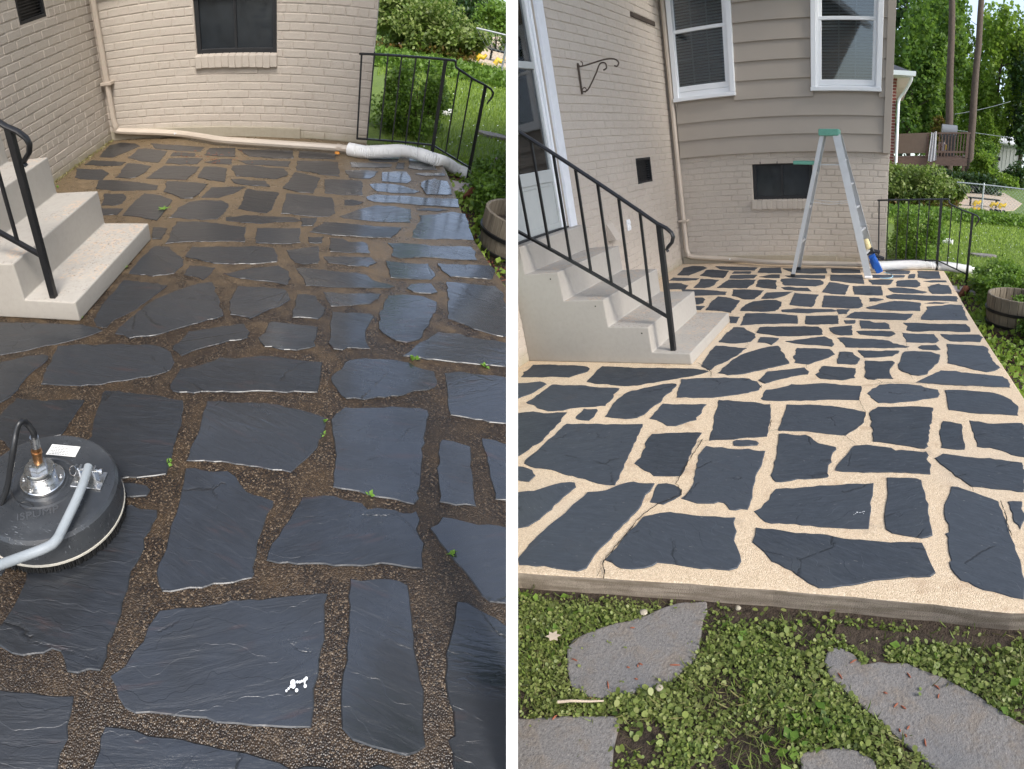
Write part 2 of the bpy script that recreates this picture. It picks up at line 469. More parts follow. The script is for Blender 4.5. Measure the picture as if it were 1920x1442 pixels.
def mat_soil():
    m = NM('soil'); co = m.co()
    c = m.mix(m.noise(co, 6, 6, 0.65), (0.028, 0.020, 0.014), (0.075, 0.052, 0.034))
    c = m.mix(m.ramp(m.noise(co, 55, 3), [(0.6, 0.0), (0.68, 0.7)]), c, (0.13, 0.10, 0.065))
    m.p(Base_Color=c, Roughness=0.95, Normal=m.bump(m.noise(co, 40, 5, 0.7), 0.9, 0.015)); return m.m


def mat_lawn():
    m = NM('lawn_turf'); co = m.co()
    c = m.mix(m.noise(co, 1.3, 5), (0.10, 0.16, 0.026), (0.17, 0.245, 0.045))
    c = m.mix(m.ramp(m.noise(co, 24, 4, 0.7), [(0.35, 0.45), (0.55, 0.0)]), c, (0.04, 0.07, 0.016))
    tc = m.n('TexCoord'); sx = m.n('SeparateXYZ'); m.nt.links.new(tc.outputs['Object'], sx.inputs[0])
    soilc = m.mix(m.noise(co, 30, 5, 0.7), (0.024, 0.017, 0.012), (0.08, 0.055, 0.036))
    yy = m.math('ADD', m.math('MULTIPLY', m.math('SUBTRACT', m.noise(co, 7, 4), 0.5), 0.8), sx.outputs['X'])
    bed = m.ramp(yy, [(3.30, 1.0), (3.5, 0.0)])
    dy = m.ramp(sx.outputs['Y'], [(0.2, 1.0), (0.9, 0.0)])
    c = m.mix(m.math('MULTIPLY', bed, dy), c, soilc)
    m.p(Base_Color=c, Roughness=0.9, Normal=m.bump(m.noise(co, 45, 4, 0.7), 0.9, 0.02)); return m.m


def mat_glass(name, tint=(0.6, 0.66, 0.7), mixf=0.6):
    m = NM(name)
    gl = m.n('BsdfGlossy'); gl.inputs['Roughness'].default_value = 0.03; gl.inputs['Color'].default_value = (1, 1, 1, 1)
    tr = m.n('BsdfTransparent'); tr.inputs['Color'].default_value = (*tint, 1)
    fr = m.n('Fresnel'); fr.inputs['IOR'].default_value = 1.5
    fac = m.math('MINIMUM', m.math('ADD', m.math('MULTIPLY', fr.outputs[0], 1.6), 0.02), 1.0)
    mx = m.n('MixShader'); m.set(mx.inputs[0], fac)
    m.nt.links.new(tr.outputs[0], mx.inputs[1]); m.nt.links.new(gl.outputs[0], mx.inputs[2]); m.nt.links.new(mx.outputs[0], m.out.inputs[0])
    return m.m


BRICK = mat_brick()
MORTAR = BRICK
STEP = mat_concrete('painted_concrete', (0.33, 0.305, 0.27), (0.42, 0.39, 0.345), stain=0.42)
LEDGE = mat_concrete('damp_concrete', (0.30, 0.27, 0.20), (0.42, 0.37, 0.29))
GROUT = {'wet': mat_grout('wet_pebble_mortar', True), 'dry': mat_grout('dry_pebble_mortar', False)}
SLATE = {'wet': mat_slate('wet_slate', True), 'dry': mat_slate('dry_slate', False)}
IRON = simple('black_iron', (0.010, 0.010, 0.011), 0.38, var=0.3, scale=30, bump=0.2)
SPOUT = simple('beige_metal', (0.50, 0.43, 0.355), 0.42, var=0.12, scale=6)
WHITE = simple('white_paint', (0.78, 0.80, 0.82), 0.45, var=0.05, scale=5)
OLDWHITE = simple('worn_white_paint', (0.72, 0.74, 0.77), 0.65, var=0.1, scale=25, bump=0.5)
GREYDOOR = simple('grey_door_paint', (0.40, 0.42, 0.41), 0.5, var=0.08)
PVC = simple('white_plastic', (0.86, 0.85, 0.83), 0.4, var=0.05)
SIDING = simple('taupe_siding', (0.36, 0.315, 0.265), 0.55, var=0.07, scale=3)
BLACKFRAME = simple('black_frame', (0.012, 0.013, 0.015), 0.55, var=0.3, scale=20, bump=0.3)
DARKGLASS = simple('dirty_dark_glass', (0.022, 0.027, 0.032), 0.16, var=0.45, scale=9)
GLASS = mat_glass('window_glass')
BLIND = simple('blind_slat', (0.46, 0.47, 0.46), 0.6, var=0.05)
SHADE = simple('dim_room', (0.06, 0.062, 0.065), 0.9)
ALU = simple('aluminium', (0.56, 0.57, 0.58), 0.42, metal=0.55, var=0.12, scale=18)
GREENPL = simple('green_plastic', (0.13, 0.36, 0.27), 0.5, var=0.18, scale=60)
BLUEPL = simple('blue_plastic', (0.012, 0.10, 0.42), 0.35, var=0.1)
BLACKPL = simple('black_plastic', (0.016, 0.017, 0.019), 0.42, var=0.25, scale=20)
CREAM = simple('cream_roller', (0.62, 0.52, 0.28), 0.9, var=0.2, scale=70, bump=0.8)
STEEL = simple('brushed_steel', (0.62, 0.62, 0.61), 0.27, metal=1.0, var=0.08, scale=20)
BRASS = simple('worn_brass', (0.36, 0.19, 0.085), 0.34, metal=0.9, var=0.35, scale=40)
PAPER = simple('label_paper', (0.75, 0.74, 0.70), 0.6, var=0.06, scale=40)
INK = simple('label_ink', (0.22, 0.21, 0.20), 0.7)
SOIL = mat_soil()
LAWN = mat_lawn()
SANDM = simple('play_sand', (0.46, 0.37, 0.27), 0.95, var=0.2, scale=9, bump=0.5)
PAVER = mat_paver()
OAK = mat_wood('weathered_oak', (0.10, 0.080, 0.055), (0.235, 0.195, 0.14), axis=(9, 9, 0.7))
BARKM = mat_wood('pine_bark', (0.045, 0.032, 0.024), (0.125, 0.092, 0.072), 0.9, (7, 7, 1.2))
REDBARK = mat_wood('rotten_bark', (0.055, 0.018, 0.008), (0.19, 0.065, 0.028), 0.9, (3, 8, 8))
DECKM = mat_wood('brown_deck_stain', (0.072, 0.043, 0.032), (0.125, 0.082, 0.062), 0.75, (1, 6, 6))
DECKMESH = simple('brown_screen_cloth', (0.105, 0.080, 0.062), 0.95, var=0.15, scale=8)
TOWEL = simple('grey_cloth', (0.34, 0.345, 0.36), 0.95, var=0.12, scale=20)
REDPL = simple('red_plastic', (0.45, 0.02, 0.025), 0.4)
YELLOW = simple('yellow_plastic', (0.72, 0.47, 0.03), 0.45)
SHEDM = simple('pale_shed_siding', (0.50, 0.51, 0.50), 0.7, var=0.08)
SHINGLE = simple('dark_roof_shingle', (0.045, 0.048, 0.058), 0.9, var=0.4, scale=9, bump=0.6)
GALV = simple('galvanised_steel', (0.42, 0.44, 0.45), 0.45, metal=0.6, var=0.15)
DRYLEAF = simple('dry_leaf', (0.52, 0.43, 0.33), 0.85, var=0.25, scale=30)
REDLEAF = simple('red_brown_litter', (0.26, 0.085, 0.045), 0.85, var=0.4, scale=30)
CRACKM = simple('crack_shadow', (0.02, 0.016, 0.012), 1.0)
ORANGE = simple('orange_leaf', (0.62, 0.25, 0.04), 0.7, var=0.25, scale=40)
LF_HEDGE = mat_leaf('hedge_leaf', [(0.05, 0.09, 0.02), (0.11, 0.18, 0.03), (0.19, 0.26, 0.055), (0.27, 0.30, 0.11)], 0.35)
LF_BOX = mat_leaf('boxwood_leaf', [(0.05, 0.10, 0.016), (0.10, 0.19, 0.026), (0.18, 0.29, 0.045)], 0.35)
LF_TREE = mat_leaf('tree_leaf', [(0.03, 0.075, 0.02), (0.06, 0.135, 0.028), (0.10, 0.19, 0.04), (0.17, 0.26, 0.055)], 0.45, clump=0.6)
LF_BRIGHT = mat_leaf('bright_tree_leaf', [(0.09, 0.16, 0.025), (0.16, 0.26, 0.035), (0.25, 0.34, 0.06)], 0.5, clump=0.6)
LF_DARK = mat_leaf('evergreen_leaf', [(0.010, 0.028, 0.010), (0.02, 0.05, 0.016), (0.035, 0.075, 0.02)], 0.15, clump=0.8)
LF_DRYV = mat_leaf('dry_vine_leaf', [(0.10, 0.035, 0.012), (0.17, 0.075, 0.02), (0.11, 0.11, 0.025)], 0.3)
LF_GRASS = mat_leaf('grass_blade', [(0.15, 0.23, 0.035), (0.24, 0.35, 0.05), (0.33, 0.45, 0.085)], 0.35, clump=1.2)
LF_CLOVER = mat_leaf('clover_leaf', [(0.085, 0.13, 0.026), (0.135, 0.19, 0.036), (0.20, 0.25, 0.055), (0.26, 0.28, 0.10)], 0.25, clump=5)
LF_WEED = mat_leaf('weed_leaf', [(0.10, 0.22, 0.03), (0.20, 0.36, 0.06)], 0.3)
LF_STRAW = mat_leaf('straw_blade', [(0.14, 0.13, 0.05), (0.24, 0.20, 0.09), (0.12, 0.17, 0.04)], 0.2)
LF_GRASSN = mat_leaf('short_grass_blade', [(0.085, 0.13, 0.025), (0.13, 0.19, 0.035), (0.19, 0.25, 0.06)], 0.3, clump=4)


def mat_scuffed():
    m = NM('scuffed_black_plastic'); co = m.co()
    c = m.mix(m.noise(co, 9, 5), (.022, .025, .029), (.045, .049, .055))
    c = m.mix(m.ramp(m.noise(co, 4, 5, .7), [(.5, 0.0), (.7, .45)]), c, (.075, .08, .085))
    st = m.math('MULTIPLY', m.ramp(m.noise(m.co((14, 90, 14), (0, 0, .7)), 3.0, 3), [(.64, 0.0), (.70, 1.0)]), m.ramp(m.noise(co, 7, 3), [(.48, 0.0), (.6, 1.0)]))
    c = m.mix(m.math('MULTIPLY', st, .7), c, (.26, .28, .30))
    dr = m.n('TexVoronoi'); m.set(dr.inputs['Vector'], co.outputs[0]); dr.inputs['Scale'].default_value = 130; dr.inputs['Randomness'].default_value = 1.0
    drop = m.math('MULTIPLY', m.ramp(dr.outputs['Distance'], [(.16, 1.0), (.26, 0.0)]), m.ramp(m.noise(co, 11, 2), [(.5, 0.0), (.56, 1.0)]))
    h = m.math('ADD', m.math('MULTIPLY', drop, 1.0), m.math('MULTIPLY', m.noise(co, 160, 2), .12))
    m.p(Base_Color=c, Roughness=m.mix(drop, m.ramp(m.noise(co, 6, 4), [(.3, .22), (.7, .46)]), (.05, .05, .05)), Normal=m.bump(h, .35, .002))
    return m.m
STONES = [
"976.8,707.3 982.1,701.1 981.2,698.4 991,693.1 999.8,684.6 1036.1,684.3 1084,686 1101.7,688.2 1106.1,691.4 1100.8,697.6 1084,702.3 1066.2,708.2 1030.8,706.6 1004.3,707.3",
"1129.1,686.9 1190.2,690.5 1261,690.8 1301.2,691.4 1321.2,694 1329.2,697 1312.4,702.3 1296.5,705.9 1261,711.7 1225.6,718.3 1195.5,723.2 1170.7,724.3 1153,722.9 1138.9,720.6 1114.1,719.7 1099.9,716.5",
"949.4,720.6 973.3,719.3 995.4,717.9 1013.1,715.8 1021.1,717.9 1025.2,720.6 1009.6,730.3 995.4,739.2 973.3,747.1 949.4,753.3",
"1036.1,721.1 1066.2,722.3 1098.1,722.9 1124.7,726.8 1147.7,727.1 1161.9,728.2 1160.1,732.1 1154.8,736.5 1151.2,742.7 1143.3,753.3 1135.3,761.3 1115.8,763.1 1091,764 1069.8,766.1 1055.6,770.2 1027.3,771.4 1018.4,768.4 1004.3,762.2 989.2,757.2 986.6,755.1 1011.4,739.2 1027.3,726.8",
"1184.9,733 1207.9,727.7 1225.6,724.6 1243.3,720.6 1261,719.3 1268.5,720.6 1269,723.2 1261,730.3 1243.3,746.2 1241.6,750.7 1218.5,767.5 1207.9,778.1 1193.8,784.3 1172.5,786.1 1147.7,783.8 1134.4,781.7 1140.6,772.8 1147.7,760.4 1156.6,749.8 1169,740.1",
"1277,711.7 1306.6,709.9 1350.8,709.1 1393.3,709.4 1405.7,710.8 1419.9,715.8 1427,725 1423.4,731.7 1402.2,737.4 1373.9,741.3 1342,745.4 1301.2,746.6 1268.1,745.7 1272,728.5",
"1094.6,766.6 1119.4,767.1 1121.1,770.2 1116.7,776.4 1114.1,781.7 1104.3,789.1 1091,788.4 1078.6,784.3 1084,777.2",
"952.9,779.9 973.3,774.9 984.8,773.2 1013.1,773.7 1036.1,774.9 1052.1,773.7 1063.6,773.7 1058.3,779 1052.1,790.5 1043.2,797.6 1030.8,810 1018.4,825.9 999,836.6 991.9,843.6 973.3,855.2 952.9,859.6",
"1062.7,795.5 1101.7,795.8 1137.1,796.7 1172.5,796.2 1205.3,795.5 1201.7,804.7 1194.6,818.9 1187.6,836.6 1170.7,870.2 1161.9,891.5 1153,910.4 1137.1,909.9 1119.4,906.9 1105.2,902.4 1084,896.8 1073.3,892.7 1048.5,886.5 1022.9,879.9 1004.3,878.5 993.6,875 983,869.7 984.8,864 1013.1,840.1 1039.7,817.1",
"1222.1,814.4 1246.9,812.7 1278.8,811.8 1316.3,811.8 1306.6,825.1 1303,835.7 1296.5,850.7 1289.4,868.4 1276.1,892.9 1252.2,893.6 1225.6,893.2 1207.9,882.6 1189.3,869.7 1201.7,857.8 1203.5,849.8 1210.6,839.2 1208.8,832.1 1215,822.4",
"963.5,876.8 973.3,875.1 998.1,882.1 1000.7,888.3 1004.3,891.9 998.1,898.1 991.9,903.9 975.9,902.5 963.5,895.4",
"952.9,927.3 973.3,922.9 990.1,921.1 1011.4,917.6 1030.8,911.4 1052.1,905.7 1069.8,904.3 1077.8,905.2 1080.4,914 1066.2,925.5 1048.5,941.5 1034.4,956.5 1018.4,968 1011.4,975.1 990.1,987.9 973.3,990.7 952.9,991",
"1101.7,923.8 1122.9,922.3 1147.7,915.8 1176,906 1199.1,906.9 1227.4,907.5 1222.1,916.7 1210.6,928.2 1205.3,939.7 1199.1,953.9 1183.1,969.8 1169,984 1151.2,1001.7 1138.9,1017.6 1124.7,1030 1115.8,1040.6 1107,1054.8 1099.9,1066.3 1091,1069.8 1082.2,1072.1 1059.2,1069 1034.4,1065.4 1004.3,1062.8 973.3,1060.1 970.6,1047.7 991.9,1021.1 1018.4,996.4 1039.7,977.8 1066.2,955.6 1084,939.7",
"1233.6,907.8 1250.4,906.4 1264.6,909.6 1273.4,914.9 1278.8,921.1 1276.1,929.9 1264.6,937 1243.3,946.8 1230.9,944.1 1218.5,942.3 1223.9,930.8",
"1206.1,969.4 1222.1,966.2 1236.2,962.7 1257.5,960.6 1280,963.6 1300,966.8 1324.3,968.6 1359.7,971.2 1379.2,971.2 1378.3,989.3 1381.5,996.4 1376.5,1014.1 1382.7,1027 1388.5,1042.4 1390.3,1053 1382.7,1065.9 1367.3,1070.4 1345.5,1068.6 1315.4,1067.7 1296.5,1064.5 1261,1058.3 1232.7,1055.7 1223.9,1061.9 1207.9,1066.3 1184.9,1068.1 1163.6,1066.3 1154.8,1061.9 1147.7,1055.7 1134.4,1050.9 1145.9,1037.1 1163.6,1015.8 1181.4,994.6",
"1347.3,750.7 1365,750.7 1386.2,753 1407.5,754.2 1425.2,756.5 1444.7,758.6 1445.6,771 1443.8,792.3 1441.1,810 1438.5,818.9 1414.6,821 1386.2,822.4 1354.4,825.1 1329.6,826.8 1333.1,810 1338.4,792.3 1342,771",
"1242.4,757.8 1269.9,759 1296.5,759 1325.1,759 1312.4,778.1 1306.2,787.9 1292.9,790.5 1278.8,795.8 1266.4,799.4 1250.4,799 1241.6,793.2 1230.9,787.9 1217.7,785.6 1227.4,773.7 1236.2,764",
"1373.9,828.6 1380.9,825.9 1402.2,825.6 1418.1,827.7 1423.1,831.2 1419.9,835.7 1404,836.6 1386.2,837.4 1375.6,836.2",
"1324.3,836.9 1338.4,839.8 1354.4,839.2 1365,841.9 1404,841.9 1414.6,845.4 1434.9,846.3 1430.5,861.4 1424.3,879.9 1416.4,902.1 1412.8,911.8 1411,926 1406.1,947.2 1402.2,956.1 1389.8,955.2 1379.2,957.5 1367.7,956.4 1361.8,948.1 1357,943.7 1347.3,941.9 1339.3,944.6 1329.6,944.9 1306.6,944.6 1290.6,939.3 1277.3,935.4 1290.6,922.4 1298.6,910.1 1303,891.5 1305.7,870.2 1309.2,854.3 1319,841.9",
"1460.6,814.4 1471.2,813.9 1489,816.7 1510.2,816.2 1520.8,820.6 1526.1,825.9 1535,832.1 1552.7,835.7 1567.8,839.2 1568.3,843.3 1561.9,849 1558,861.4 1553.6,872 1551.8,887.9 1554.1,892.3 1551.8,895.5 1510.2,899.4 1483.6,902.1 1464.2,904.7 1454.4,904.4 1449.1,899.4 1444.7,891.5 1451.8,873.8 1457.1,849 1459.2,831.2",
"1474.8,759 1527.9,759.5 1556.2,760.9 1580,764.3 1601.2,767.5 1622.7,772.3 1623.5,778.1 1620,787 1615.4,796.7 1601.2,807.3 1585.5,817.1 1563.3,815.3 1527.9,811.4 1492.5,809.1 1459.7,808.2 1464.2,794.1 1471.2,772.8",
"1435.8,731.2 1457.1,728.5 1467.7,725.9 1483.6,720.6 1503.1,721.5 1526.1,719.7 1545.6,718.8 1566.9,720.6 1595.2,723.2 1614.7,724.1 1612.9,737.4 1610.8,750.7 1581,750.1 1545.6,750.1 1510.2,751.2 1483.6,751.2 1457.1,752.4 1430.5,750.7 1426.1,747.7 1430.5,739.2",
"1438.5,697 1465.9,694 1492.5,691 1508.4,689.2 1512,693.1 1517.3,697 1514.6,702.3 1492.5,705.2 1465.9,710.8 1434.1,719.7 1421.7,713.5 1430.5,705.5",
"1540.3,687.8 1545.6,686.4 1563.3,688.2 1588.1,689.9 1604.9,691.4 1604.1,700.2 1601.4,705.5 1604.1,709.1 1579.3,713.5 1556.2,712.2 1538.5,710.5 1531.5,705.5 1528.8,702.3 1536.8,697.6",
"1459.1,648.9 1464.4,654.2 1463.5,657.7 1471.5,664.8 1472.3,671 1476.8,675.4 1480.3,681.6 1467.9,685.2 1441.4,690.5 1414.8,696.7 1397.1,701.1 1365.2,704.1 1356.4,701.1 1345.7,700.2 1354.6,690.5 1368.8,679 1388.2,666.6 1414.8,657.7 1441.4,650.6",
"1342.2,648.9 1361.7,649.7 1379.4,651.5 1400.6,653.3 1386.5,663 1370.5,672.8 1354.6,681.6 1340.4,686.9 1333.3,694 1326.2,694 1313.9,686.9 1319.2,677.2 1329.8,663 1336.9,654.2",
"1374.9,613.8 1395.3,614.3 1398.9,617.9 1407.7,622.3 1416.6,626.7 1414.8,634.7 1407.7,640.9 1397.1,642.7 1379.4,644.4 1347.5,642.1 1354.6,632.9 1361.7,624.1",
"1425.4,632.9 1441.4,633.3 1460.8,634.7 1455.5,640.9 1446.7,647.1 1439.6,644.4 1420.1,642.1 1421.9,637.3",
"1424.5,614.3 1459.1,613.1 1494.5,612.6 1535.2,613.1 1541.4,618.8 1543.2,627.6 1521,629.4 1485.6,630.8 1457.3,630.3 1441.4,627.6 1418.3,624.1",
"1472.3,640.4 1521,633.8 1545.8,631.5 1560,637.3 1563.9,644.4 1560,650.6 1538.8,648 1521,647.1 1496.2,645 1482.1,642.7",
"1494.3,652.8 1527.9,653.3 1556.2,655.1 1566,664.8 1545.6,673.6 1515.5,683.9 1489,680.7 1487.2,670.1",
"1574,660.4 1584.6,659.8 1599.6,661.6 1601.4,665.7 1612.9,672.8 1608.5,681.6 1604.1,683.9 1570.4,682.5 1569.5,677.2 1572.2,666.6",
"1568.9,633.8 1581.2,632.6 1613.1,635.6 1653.9,637.3 1666.2,639.1 1675.1,644.4 1687.5,647.1 1705.2,650.6 1698.1,652.4 1666.2,652.8 1622,652.4 1584.8,651.5 1581.2,644.4",
"1608.7,657.4 1639.7,658.6 1686.6,658.6 1684,663 1673.3,668.3 1648.5,670.1 1620.2,671 1614.9,665.7",
"1622,676.8 1639.7,677.5 1673.3,677.5 1678.3,680.7 1673.3,686.9 1668,694.9 1668.4,700.2 1672.4,708.2 1675.1,710.8 1655.6,710.5 1645,710.5 1639.7,712.6 1627.3,711.7 1620.2,706.4 1621.1,691.4",
"1696.4,659.5 1714.1,658.6 1745.9,660.4 1762.8,665.7 1761.9,673.6 1747.7,691.4 1738.9,702 1722.9,705.2 1708.8,703.4 1691,696.7 1684.8,692.2 1685.7,680.7 1691,666.6",
"1727.3,648 1754.8,647.1 1763.6,655.9 1754.8,657.4 1730,655.9 1721.1,652.4",
"1775.2,645.3 1807.9,647.1 1843.3,648.9 1854,655.9 1853.1,661.2 1861,673.6 1875.2,689.6 1864.6,695.8 1850.4,698.4 1825.6,694 1799.1,686.9 1776.9,681.6 1776.9,664.8",
"1763.3,695.2 1776.6,696.3 1792.5,696.3 1803.1,699.3 1845.6,702.9 1881,706.9 1889.9,712.6 1893.4,726.8 1863.3,726.4 1810.2,724.1 1757.1,720.6 1717.2,717.6 1730.5,710.8 1750,702",
"1649.1,721.5 1668.5,719.7 1704,720.6 1727,723.2 1734.1,726.8 1758.9,731.2 1762.4,739.2 1758.9,745.4 1739.4,748.4 1704,753.3 1670.3,756.9 1647.3,756 1633.1,746.2 1626,738.3 1633.1,732.1",
"1771.2,732.4 1801.4,732.1 1827.9,734.2 1863.3,737.4 1881,742.7 1897,750.7 1909.4,762.2 1909.4,779.9 1895.9,779 1863.3,777.2 1827.9,775.5 1801.4,771.9 1779.2,769.3 1775.7,753.3",
"1645.5,763.6 1668.5,764 1704,762.5 1732.3,763.6 1750,765.4 1748.2,781.7 1747.3,793.2 1742.9,797.6 1744.7,803.8 1742,820.6 1741.5,827.7 1737.6,833 1740.3,837.4 1734.1,841.9 1704,837.4 1668.5,832.1 1636.7,828.6 1637.6,808.2 1634.9,790.5 1629.6,774.6 1634.9,769.3",
"1767.7,790.2 1781.9,791.4 1803.1,795.8 1804,806.5 1805.8,822.4 1808.4,843.6 1783.6,842.8 1764.2,840.1 1763.3,825.9 1761,813.5 1764.2,797.6",
"1817.3,788.8 1835,790.5 1850.9,794.4 1874,794.4 1897,793.7 1916.5,794.1 1921.8,817.1 1921.8,857.8 1895.9,853.4 1877.5,845.4 1856.2,840.1 1831.5,838 1826.1,820.6 1820.8,799.4",
"1600.9,836.6 1615.4,835.7 1626,834.8 1650.8,838.3 1672.1,841 1679.2,845.8 1689.8,844.5 1711,846.3 1730.5,849 1736.7,847.5 1741.5,854.3 1737.2,861.4 1741.1,866.7 1746.5,872 1743.8,879.9 1744.7,890 1721.7,888.3 1686.2,887 1633.1,886.1 1580,885.3 1565.8,883 1566.9,877.3 1581.1,859.6 1592.4,847.2",
"1767.7,851.6 1792.5,854.6 1810.2,857.5 1845.6,860.1 1895.9,865.8 1916.5,868.4 1920,923.3 1895.9,920.1 1845.6,914.8 1820.8,913.1 1801.4,898.9 1776.6,880.8 1752.7,859.9",
"1662.3,896.3 1686.2,896.8 1718.1,897.7 1727.9,901.2 1731.4,917.2 1735.8,936.7 1740.3,956.1 1745.6,986.2 1748.6,1004.8 1739.4,1008.4 1728.8,1010.2 1711,1007.5 1693.3,1004.8 1672.1,1000.4 1660.6,993.3 1658.3,979.2 1658.8,959.7 1661.5,942 1663.6,933.1 1663.2,915.4",
"1454.4,917.2 1474.8,915.4 1510.2,913.6 1563.3,910.5 1606.5,907.4 1638.4,906.6 1636.6,929.6 1633.1,959.7 1630.4,979.2 1628.7,992.4 1606.5,992.4 1581,991.2 1554.5,989.8 1519.1,985.9 1474.8,983.1 1445.6,982.4 1434.1,979.2 1425.2,972.1 1413.2,959.3 1427,953 1433.2,943.8 1442,937.6 1444.7,927.8",
"1417.2,990.1 1448.2,992.4 1474.8,996.9 1510.2,1000.4 1563.3,1006.6 1598.8,1012.5 1651.9,1016.4 1686.2,1017.2 1728.7,1019 1735.8,1032.3 1744.7,1055.3 1754.6,1074.8 1744.7,1082.2 1721.6,1083.6 1686.2,1085.4 1656.1,1088.1 1624.2,1092.9 1580,1099.6 1556.2,1103.5 1535,1103.5 1515.5,1094.3 1492.5,1078.3 1471.2,1065.9 1446.5,1053.5 1439.4,1044.7 1432.3,1035.8 1410.2,1017.2 1415.5,1004",
"1783.6,912.8 1796,913.6 1810.2,919 1827.9,924.3 1845.6,931.4 1872.2,941.1 1879.3,957.9 1886.4,975.6 1893.4,1002.2 1898.8,1014.6 1907.6,1039.4 1916.5,1074.8 1920,1124.4 1895.9,1120.5 1863.3,1110.2 1827.9,1100.5 1801.4,1089 1789,1076.6 1781.9,1065.9 1779.2,1055.3 1783.6,1051.8 1778.3,1035.8 1776.6,1014.6 1777.4,1009.3 1772.1,1001.3 1779.2,998.6 1778.3,984.5 1772.1,975.6 1769.5,963.2 1770.4,947.3 1776.6,934.9 1781,924.3",
"1889,941.1 1898.8,940.2 1916.5,941.1 1925.3,968.5 1912.9,993.3 1900.5,979.2",
"1692.8,605.5 1719.4,605.5 1763.6,608.1 1811.5,608.1 1817.7,613.4 1819.4,622.3 1790.2,622.3 1754.8,620.5 1710.5,621.9 1699,619.6 1701.7,611.7",
"1691,624.4 1719.4,626.7 1751.2,626.7 1758.3,634.7 1761,639.1 1754.8,643.2 1728.2,643.2 1699,641.8 1695.5,632.9",
"1762.8,626.7 1799.1,627.6 1836.2,627.6 1844.2,632.9 1838,641.8 1807.9,640.9 1781.4,640 1770.7,634.7",
"1737.1,575.4 1763.6,573.6 1783.1,570.9 1804.4,573.1 1809.7,585.1 1815.9,601 1781.4,600.2 1745.9,601 1726.5,599.3 1730,590.4 1738.9,579.8",
"1732.7,569.2 1751.2,566.5 1779.6,568.3 1763.6,570.1",
"1660.9,555 1673.3,552.3 1710.5,553.2 1745.9,555 1793.8,555.9 1795.5,565.6 1772.5,564.7 1737.1,563.9 1710.5,562.1 1673.3,561.2 1662.7,558.5",
"1745.1,535.5 1760.1,532 1763.6,534.1 1779.6,535.5 1784,544.4 1785.8,550.6 1763.6,551.5 1747.7,551.5 1742.4,546.1 1738.9,538.2",
"1664.5,540.8 1684,539.4 1712.3,541.7 1730,546.1 1738.9,547.9 1730,550.6 1701.7,550.6 1675.1,548.8 1668.9,545.3",
"1682.2,526.7 1701.7,525.2 1717.6,525.2 1724.7,531.1 1726.5,535.5 1719.4,539.1 1698.1,538.2 1681.3,537.3",
"1730.9,527.6 1747.7,525.8 1774.3,526.3 1776,529.3 1745.9,529.9",
"1720.3,508.1 1760.1,509 1763.6,522.8 1737.1,523.1 1720.3,520.5 1722,514.3",
"1704.3,515.2 1716.7,514.3 1714.9,522.2 1702.6,522.2",
"1659.2,507.2 1684,507.5 1707,508.1 1704.3,514.3 1684,514.3 1662.7,513.4",
"1634.4,515.7 1666.2,515.7 1696.4,516.4 1694.6,520.5 1666.2,521.4 1636.1,521.4",
"1628.2,525.2 1652.1,524.5 1676,525.2 1670.7,532 1664.5,534.6 1634.4,533.8",
"1556.5,515.7 1586.6,515.2 1616.7,515.7 1618.4,523.1 1621.1,532.9 1595.4,531.1 1577.7,528.4 1557.3,526.7",
"1598.6,536.9 1625.5,536.4 1653,537.3 1654.7,546.1 1655.6,554.1 1627.3,554.1 1601.6,552.3 1599.8,546.1 1599,540.8",
"1554.7,529.3 1570.6,531.1 1592.8,535.5 1589.2,542.6 1583.9,552.9 1560,551.5 1540.5,547.9 1549.4,537.3",
"1629.9,559.4 1639.7,558.9 1657.4,561.7 1643.2,565.6 1629.9,565.6",
"1545.8,554.1 1560,554.6 1586.6,555.9 1611.4,557.1 1614.9,562.1 1616.7,569.2 1618.4,574.5 1609.6,578.4 1591.9,578.9 1560,577.1 1541.4,576.2 1542.3,569.2",
"1623.8,578 1648.5,570.1 1676.9,564.7 1701.7,565.6 1725.6,568.3 1725.6,583.3 1701.7,583.3 1666.2,582.4 1630.8,579.8",
"1568.9,580.7 1592.8,580.1 1587.4,589 1570.6,589.5",
"1583.9,595.7 1602.5,584.8 1639.7,586 1684,588.3 1712.3,589 1705.2,596.6 1698.1,600.7 1666.2,600.2 1622,598.9",
"1582.1,601 1604.3,600.7 1601.6,607.2 1584.8,607.2",
"1611.4,601.4 1630.8,601.9 1639.7,605.5 1659.2,604.9 1666.2,608.1 1669.8,617 1639.7,617 1614,616.1",
"1605.2,621.4 1634.4,620.5 1671.6,621.4 1679.5,626.7 1668,631.5 1639.7,630.3 1613.1,627.6",
"1553.8,615.2 1575.9,612.6 1598.1,610.8 1599,628.5 1577.7,629.4 1567.1,627.6 1560,623.2",
"1510.4,592.5 1542.3,592.2 1570.6,591.8 1572.8,607.2 1560,608.5 1533.4,609 1510.1,607.8",
"1398,587.8 1432.5,587.2 1467.9,589.5 1495.4,592.2 1496.2,607.2 1459.1,607.2 1423.6,608.1 1388.2,610.8",
"1465.3,581.2 1482.1,580.1 1494.5,578.4 1521,579.4 1560,580.1 1570.6,583.3 1560,585.1 1529.9,586 1514,587.8 1494.5,586.9 1466.1,585.1",
"1489.2,549.3 1503.3,551.5 1535.2,552.9 1530.8,560.3 1526.4,572.7 1521,576.2 1503.3,574.5 1480.3,571.8 1485.6,558.5",
"1397.1,571.8 1411.2,565.6 1432.5,563 1455.5,563 1466.1,566.5 1464.4,574.5 1453.8,583.3 1432.5,584.8 1411.2,584.2 1387.3,583.3",
"1345.7,556.4 1361.7,557.7 1387.3,563.9 1379.4,576.2 1370.5,586.9 1347.5,583.3 1322.7,581.9 1333.3,567.4",
"1367,594 1387.3,594.8 1381.1,606.4 1368.8,606.4",
